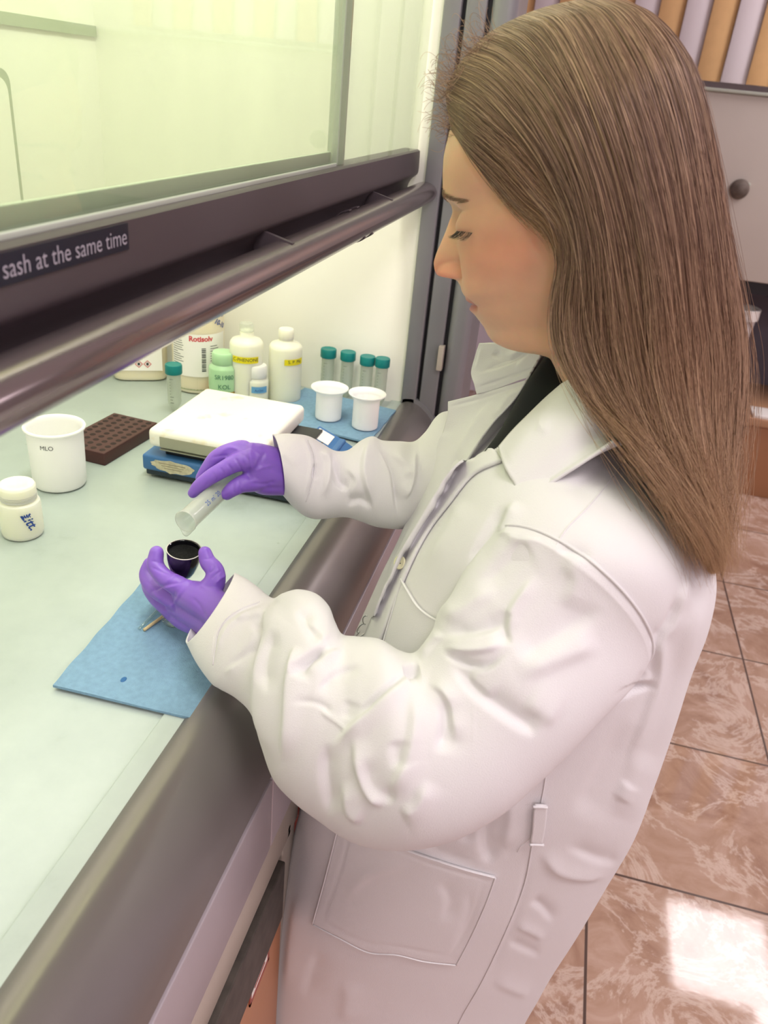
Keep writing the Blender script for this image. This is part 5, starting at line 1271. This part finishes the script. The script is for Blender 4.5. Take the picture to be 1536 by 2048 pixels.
# ---------------------------------------------------------------- hair
HG = [
 [(902,258,.69),(933,302,.655),(990,362,.638),(1046,420,.628),(1098,466,.620),(1118,530,.618),(1108,600,.617),(1112,690,.608),(1160,780,.588),(1240,870,.56),(1330,980,.54),(1395,1080,.53),(1425,1150,.53)],
 [(893,180,.70),(945,215,.66),(1028,300,.628),(1090,380,.618),(1130,445,.612),(1146,520,.610),(1140,610,.61),(1150,700,.60),(1200,800,.58),(1270,890,.555),(1345,990,.54),(1400,1085,.53),(1427,1150,.53)],
 [(925,118,.70),(988,148,.655),(1072,248,.620),(1135,360,.608),(1172,460,.603),(1186,560,.600),(1192,660,.60),(1215,760,.59),(1262,860,.57),(1312,930,.555),(1365,1020,.542),(1408,1095,.535),(1428,1150,.532)],
 [(980,64,.70),(1040,95,.655),(1122,200,.613),(1184,340,.598),(1218,480,.595),(1235,600,.594),(1250,700,.592),(1275,800,.582),(1310,890,.568),(1347,965,.556),(1386,1040,.547),(1415,1100,.54),(1430,1150,.535)],
 [(1060,24,.70),(1117,50,.652),(1184,180,.608),(1242,340,.594),(1276,480,.591),(1295,600,.59),(1305,700,.59),(1325,800,.583),(1350,890,.57),(1380,970,.56),(1406,1040,.55),(1425,1100,.545),(1435,1150,.54)],
 [(1140,2,.70),(1197,38,.655),(1262,160,.613),(1311,320,.602),(1340,470,.600),(1355,600,.60),(1365,700,.60),(1375,800,.595),(1390,890,.58),(1410,970,.57),(1425,1040,.56),(1433,1100,.55),(1438,1150,.545)],
 [(1210,-5,.70),(1275,30,.67),(1338,130,.645),(1382,290,.635),(1407,450,.635),(1421,590,.64),(1432,700,.64),(1434,800,.63),(1437,890,.615),(1441,970,.60),(1443,1040,.585),(1442,1100,.57),(1440,1145,.56)],
 [(1240,-6,.705),(1325,42,.70),(1395,145,.70),(1432,300,.70),(1456,450,.705),(1478,590,.70),(1489,700,.695),(1486,800,.68),(1478,890,.66),(1468,970,.64),(1459,1040,.62),(1450,1100,.60),(1443,1135,.585)]]
G = np.array([[aty(*p) for p in g_] for g_ in HG])            # (8, 13, 3) near side
for i in range(7):                                             # lay the upper part of every guide on the scalp
    for j in range(0, 6):
        d_ = G[i,j]-CAM; L_ = np.linalg.norm(d_); d_ /= L_; h_ = hbv.ray_cast(Vector(CAM), Vector(d_))
        if h_[0] is not None:
            dh = (h_[0]-Vector(CAM)).length
            if L_ > dh-.007: G[i,j] = CAM+d_*(dh-(.007 if j > 0 else .003))
Gm = G.copy()                                                  # far side: mirrored in the head's own plane
for i in range(8):
    for j in range(13):
        p = G[i,j]; dd = (p-O0)@sh_; k = dd if j > 0 else dd
        Gm[i,j] = p-2*dd*sh_
        if j > 6: Gm[i,j] += np.array([0, -.02*(j-6)/6, 0])
GA = np.concatenate([G, Gm[::-1][1:]])                          # around the back: 15 guides
NGU = GA.shape[0]
def hair_pt(u, T):
    """u along the guides 0..NGU-1, T array of 0..12"""
    i = min(int(u), NGU-2); f = u-i
    a = GA[max(i-1, 0)]; b = GA[i]; c = GA[i+1]; d = GA[min(i+2, NGU-1)]
    row = .5*((2*b)+(-a+c)*f+(2*a-5*b+4*c-d)*f*f+(-a+3*b-3*c+d)*f**3)
    return row
def M_hair(name):
    m = bpy.data.materials.new(name); m.use_nodes = True; nt = m.node_tree; b = nt.nodes['Principled BSDF']; L = nt.links
    hi = nt.nodes.new('ShaderNodeHairInfo'); r = nt.nodes.new('ShaderNodeValToRGB'); e_ = r.color_ramp.elements
    e_[0].position = 0; e_[0].color = lin('553D31'); e_[1].position = 1; e_[1].color = lin('BE9E82')
    q = r.color_ramp.elements.new(.35); q.color = lin('775949'); q = r.color_ramp.elements.new(.75); q.color = lin('9A7C66')
    L.new(hi.outputs['Random'], r.inputs['Fac'])
    mx = nt.nodes.new('ShaderNodeMixRGB'); mx.blend_type = 'MIX'; mx.inputs[2].default_value = lin('B88C5A')
    mr = nt.nodes.new('ShaderNodeMapRange'); mr.inputs[1].default_value = .45; mr.inputs[2].default_value = 1.0; mr.inputs[3].default_value = 0; mr.inputs[4].default_value = .42
    L.new(hi.outputs['Intercept'], mr.inputs[0]); L.new(mr.outputs[0], mx.inputs[0]); L.new(r.outputs[0], mx.inputs[1])
    L.new(mx.outputs[0], b.inputs['Base Color']); b.inputs['Roughness'].default_value = .42; b.inputs['Specular IOR Level'].default_value = .45
    return m
M['hair'] = M_hair('light_brown_hair')
M['hairbase'] = mat('hair_mass', '715A49', .6, noise=.3, nscale=120)
# inner mass so the hair is not see-through
nu_, nt_ = 90, 70; V = []
TT = np.linspace(0, 12, nt_)
def axis_pt(p):      # towards the middle of the head / bundle
    return p
cen_line = GA.mean(0)
for iu in range(nu_):
    row = hair_pt(iu/(nu_-1)*(NGU-1-1e-6), None); P = crs(row, nt_); Cn = crs(cen_line, nt_)
    for it in range(nt_):
        q = P[it]; dv = Cn[it]-q; L_ = np.linalg.norm(dv); V.append(q+dv/L_*min(.0075, .35*L_))
F = [(i*nt_+j, i*nt_+j+1, (i+1)*nt_+j+1, (i+1)*nt_+j) for i in range(nu_-1) for j in range(nt_-1)]
F.append(tuple(i*nt_+nt_-1 for i in range(nu_)))
hairm = meshobj('hair', V, F, M['hairbase'], bd); fixn(hairm)

def strands(name, n, u0, u1, inset=(0, .007), jit=.0012, clump=120, radius=.00017, npt=30, tmax=1.0, frizz=0.0, m_=None, seed=1, tmin=0.0, wave=.0012):
    rg = np.random.default_rng(seed); Cn = crs(cen_line, npt); pos = np.zeros((n, npt, 3)); rad = np.zeros((n, npt))
    tl = np.linspace(0, 1, npt)
    cu = np.sort(rg.uniform(u0, u1, clump)); cph = rg.uniform(0, 6.28, (clump, 4)); cin = rg.uniform(0, 1, clump); clen = rg.uniform(.955, 1.0, clump)
    for k in range(n):
        u = rg.uniform(u0, u1); ci = np.argmin(abs(cu-u)); uc = cu[ci]
        uu_ = np.clip(u, 0, NGU-1-1e-6); rowA = crs(hair_pt(uu_, None), npt); rowB = crs(hair_pt(float(np.clip(uc, 0, NGU-1-1e-6)), None), npt)
        w = (smooth01((tl-.12)/.8)*.62)[:,None]; P = rowA*(1-w)+rowB*w
        dv = Cn-P; L_ = np.linalg.norm(dv, axis=1, keepdims=True); dv = dv/L_
        depth = inset[0]+(inset[1]-inset[0])*(rg.uniform()**1.3)
        P = P+dv*(np.minimum(depth, .5*L_[:,0])[:,None])
        P += dv*(.0022*np.sin(tl*5+cph[ci,0])+.0016*np.sin(tl*11+cph[ci,1]))[:,None]*smooth01(tl*4)[:,None]
        side = np.cross(norm(np.gradient(P, axis=0)), dv); ph = rg.uniform(0, 6.28, 3)
        P += side*((wave*np.sin(tl*6+ph[0])+jit*rg.normal()+wave*.5*np.sin(tl*17+ph[1]))*smooth01(tl*5))[:,None]
        if frizz > 0:
            P += -dv*(frizz*rg.uniform()*smooth01((tl-.1)*2)*(.3+.7*tl))[:,None]+side*(frizz*rg.normal()*.8*np.sin(tl*3+ph[2])*tl)[:,None]
            P += norm(rg.normal(size=3))*(frizz*.8*np.sin(tl*9+ph[0])*tl)[:,None]
        lm = tmax*clen[ci]*(1-.05*rg.uniform()**2) if tmax == 1.0 else tmax*rg.uniform(.6, 1)
        x = tmin+(lm-tmin)*tl; P = np.stack([np.interp(x, tl, P[:,a]) for a in range(3)], 1)
        pos[k] = P; rad[k] = radius*(1-.75*smooth01((tl-.8)/.2))
    hc = bpy.data.hair_curves.new(name); hc.add_curves([npt]*n)
    hc.attributes['position'].data.foreach_set('vector', pos.reshape(-1).astype(np.float32))
    ra = hc.attributes.get('radius') or hc.attributes.new('radius', 'FLOAT', 'POINT'); ra.data.foreach_set('value', rad.reshape(-1).astype(np.float32))
    hc.materials.append(m_ or M['hair']); o = bpy.data.objects.new(name, hc); COL.objects.link(o); o.parent = hairm
    return o
strands('hair_strands', 15000, 0, 7.6, seed=1, clump=170)
strands('hair_strands', 5000, 7.4, 14, seed=2, clump=80, radius=.00028)
strands('flyaway_hair', 800, .5, 7.8, seed=3, frizz=.015, radius=.00011, clump=60, inset=(0,.001))
strands('hairline_hair', 1300, 0, .9, seed=8, tmax=.42, jit=.0035, radius=.00010, clump=300, inset=(-.0005,.003), wave=.003)
# soft short baby hairs at the forehead
def baby(n, seed):
    rg = np.random.default_rng(seed); npt = 10; pos = np.zeros((n, npt, 3)); rad = np.zeros((n, npt)); tl = np.linspace(0, 1, npt)
    roots = np.array([(900,262,.69),(896,225,.697),(890,190,.70),(895,150,.70),(915,120,.70),(945,90,.70),(985,62,.70)], float)
    for k in range(n):
        q = rg.uniform(0, 6); i = min(int(q), 5); f = q-i; r_ = roots[i]*(1-f)+roots[i+1]*f
        p0 = aty(r_[0]+rg.uniform(2, 20), r_[1]+rg.uniform(2, 14), r_[2]+rg.uniform(-.02, .01)); an = rg.uniform(-.3, 1.2); L = rg.uniform(.008, .030)
        d = FA*math.cos(an)+UA*math.sin(an)*.8+sh_*rg.normal()*.3; cur = rg.normal()*.9
        x = tl*L; pos[k] = p0+np.outer(x, d)+np.outer(np.sin(tl*2.5)*L*.35*cur, UA)-np.outer(tl**2*L*.5*rg.uniform(), FA)
        rad[k] = .00011
    hc = bpy.data.hair_curves.new('baby_hair'); hc.add_curves([npt]*n)
    hc.attributes['position'].data.foreach_set('vector', pos.reshape(-1).astype(np.float32))
    ra = hc.attributes.get('radius') or hc.attributes.new('radius', 'FLOAT', 'POINT'); ra.data.foreach_set('value', rad.reshape(-1).astype(np.float32))
    hc.materials.append(M['hair']); o = bpy.data.objects.new('baby_hair', hc); COL.objects.link(o); o.parent = hairm
baby(420, 5)
for o_ in list(COL.objects):                                   # no deeper than person > garment > piece
    d_ = 0; q_ = o_
    while q_.parent is not None: q_ = q_.parent; d_ += 1
    if d_ > 2 and q_ == bd:
        while o_.parent.parent.parent is not None: o_.parent = o_.parent.parent
# the person's origin goes to the feet
off = Vector((.05, .70, 0)); allch = [bd]
bd.data.transform(Matrix.Translation(-off)); bd.location = off
for c_ in bd.children: c_.matrix_parent_inverse = Matrix.Translation(-off)
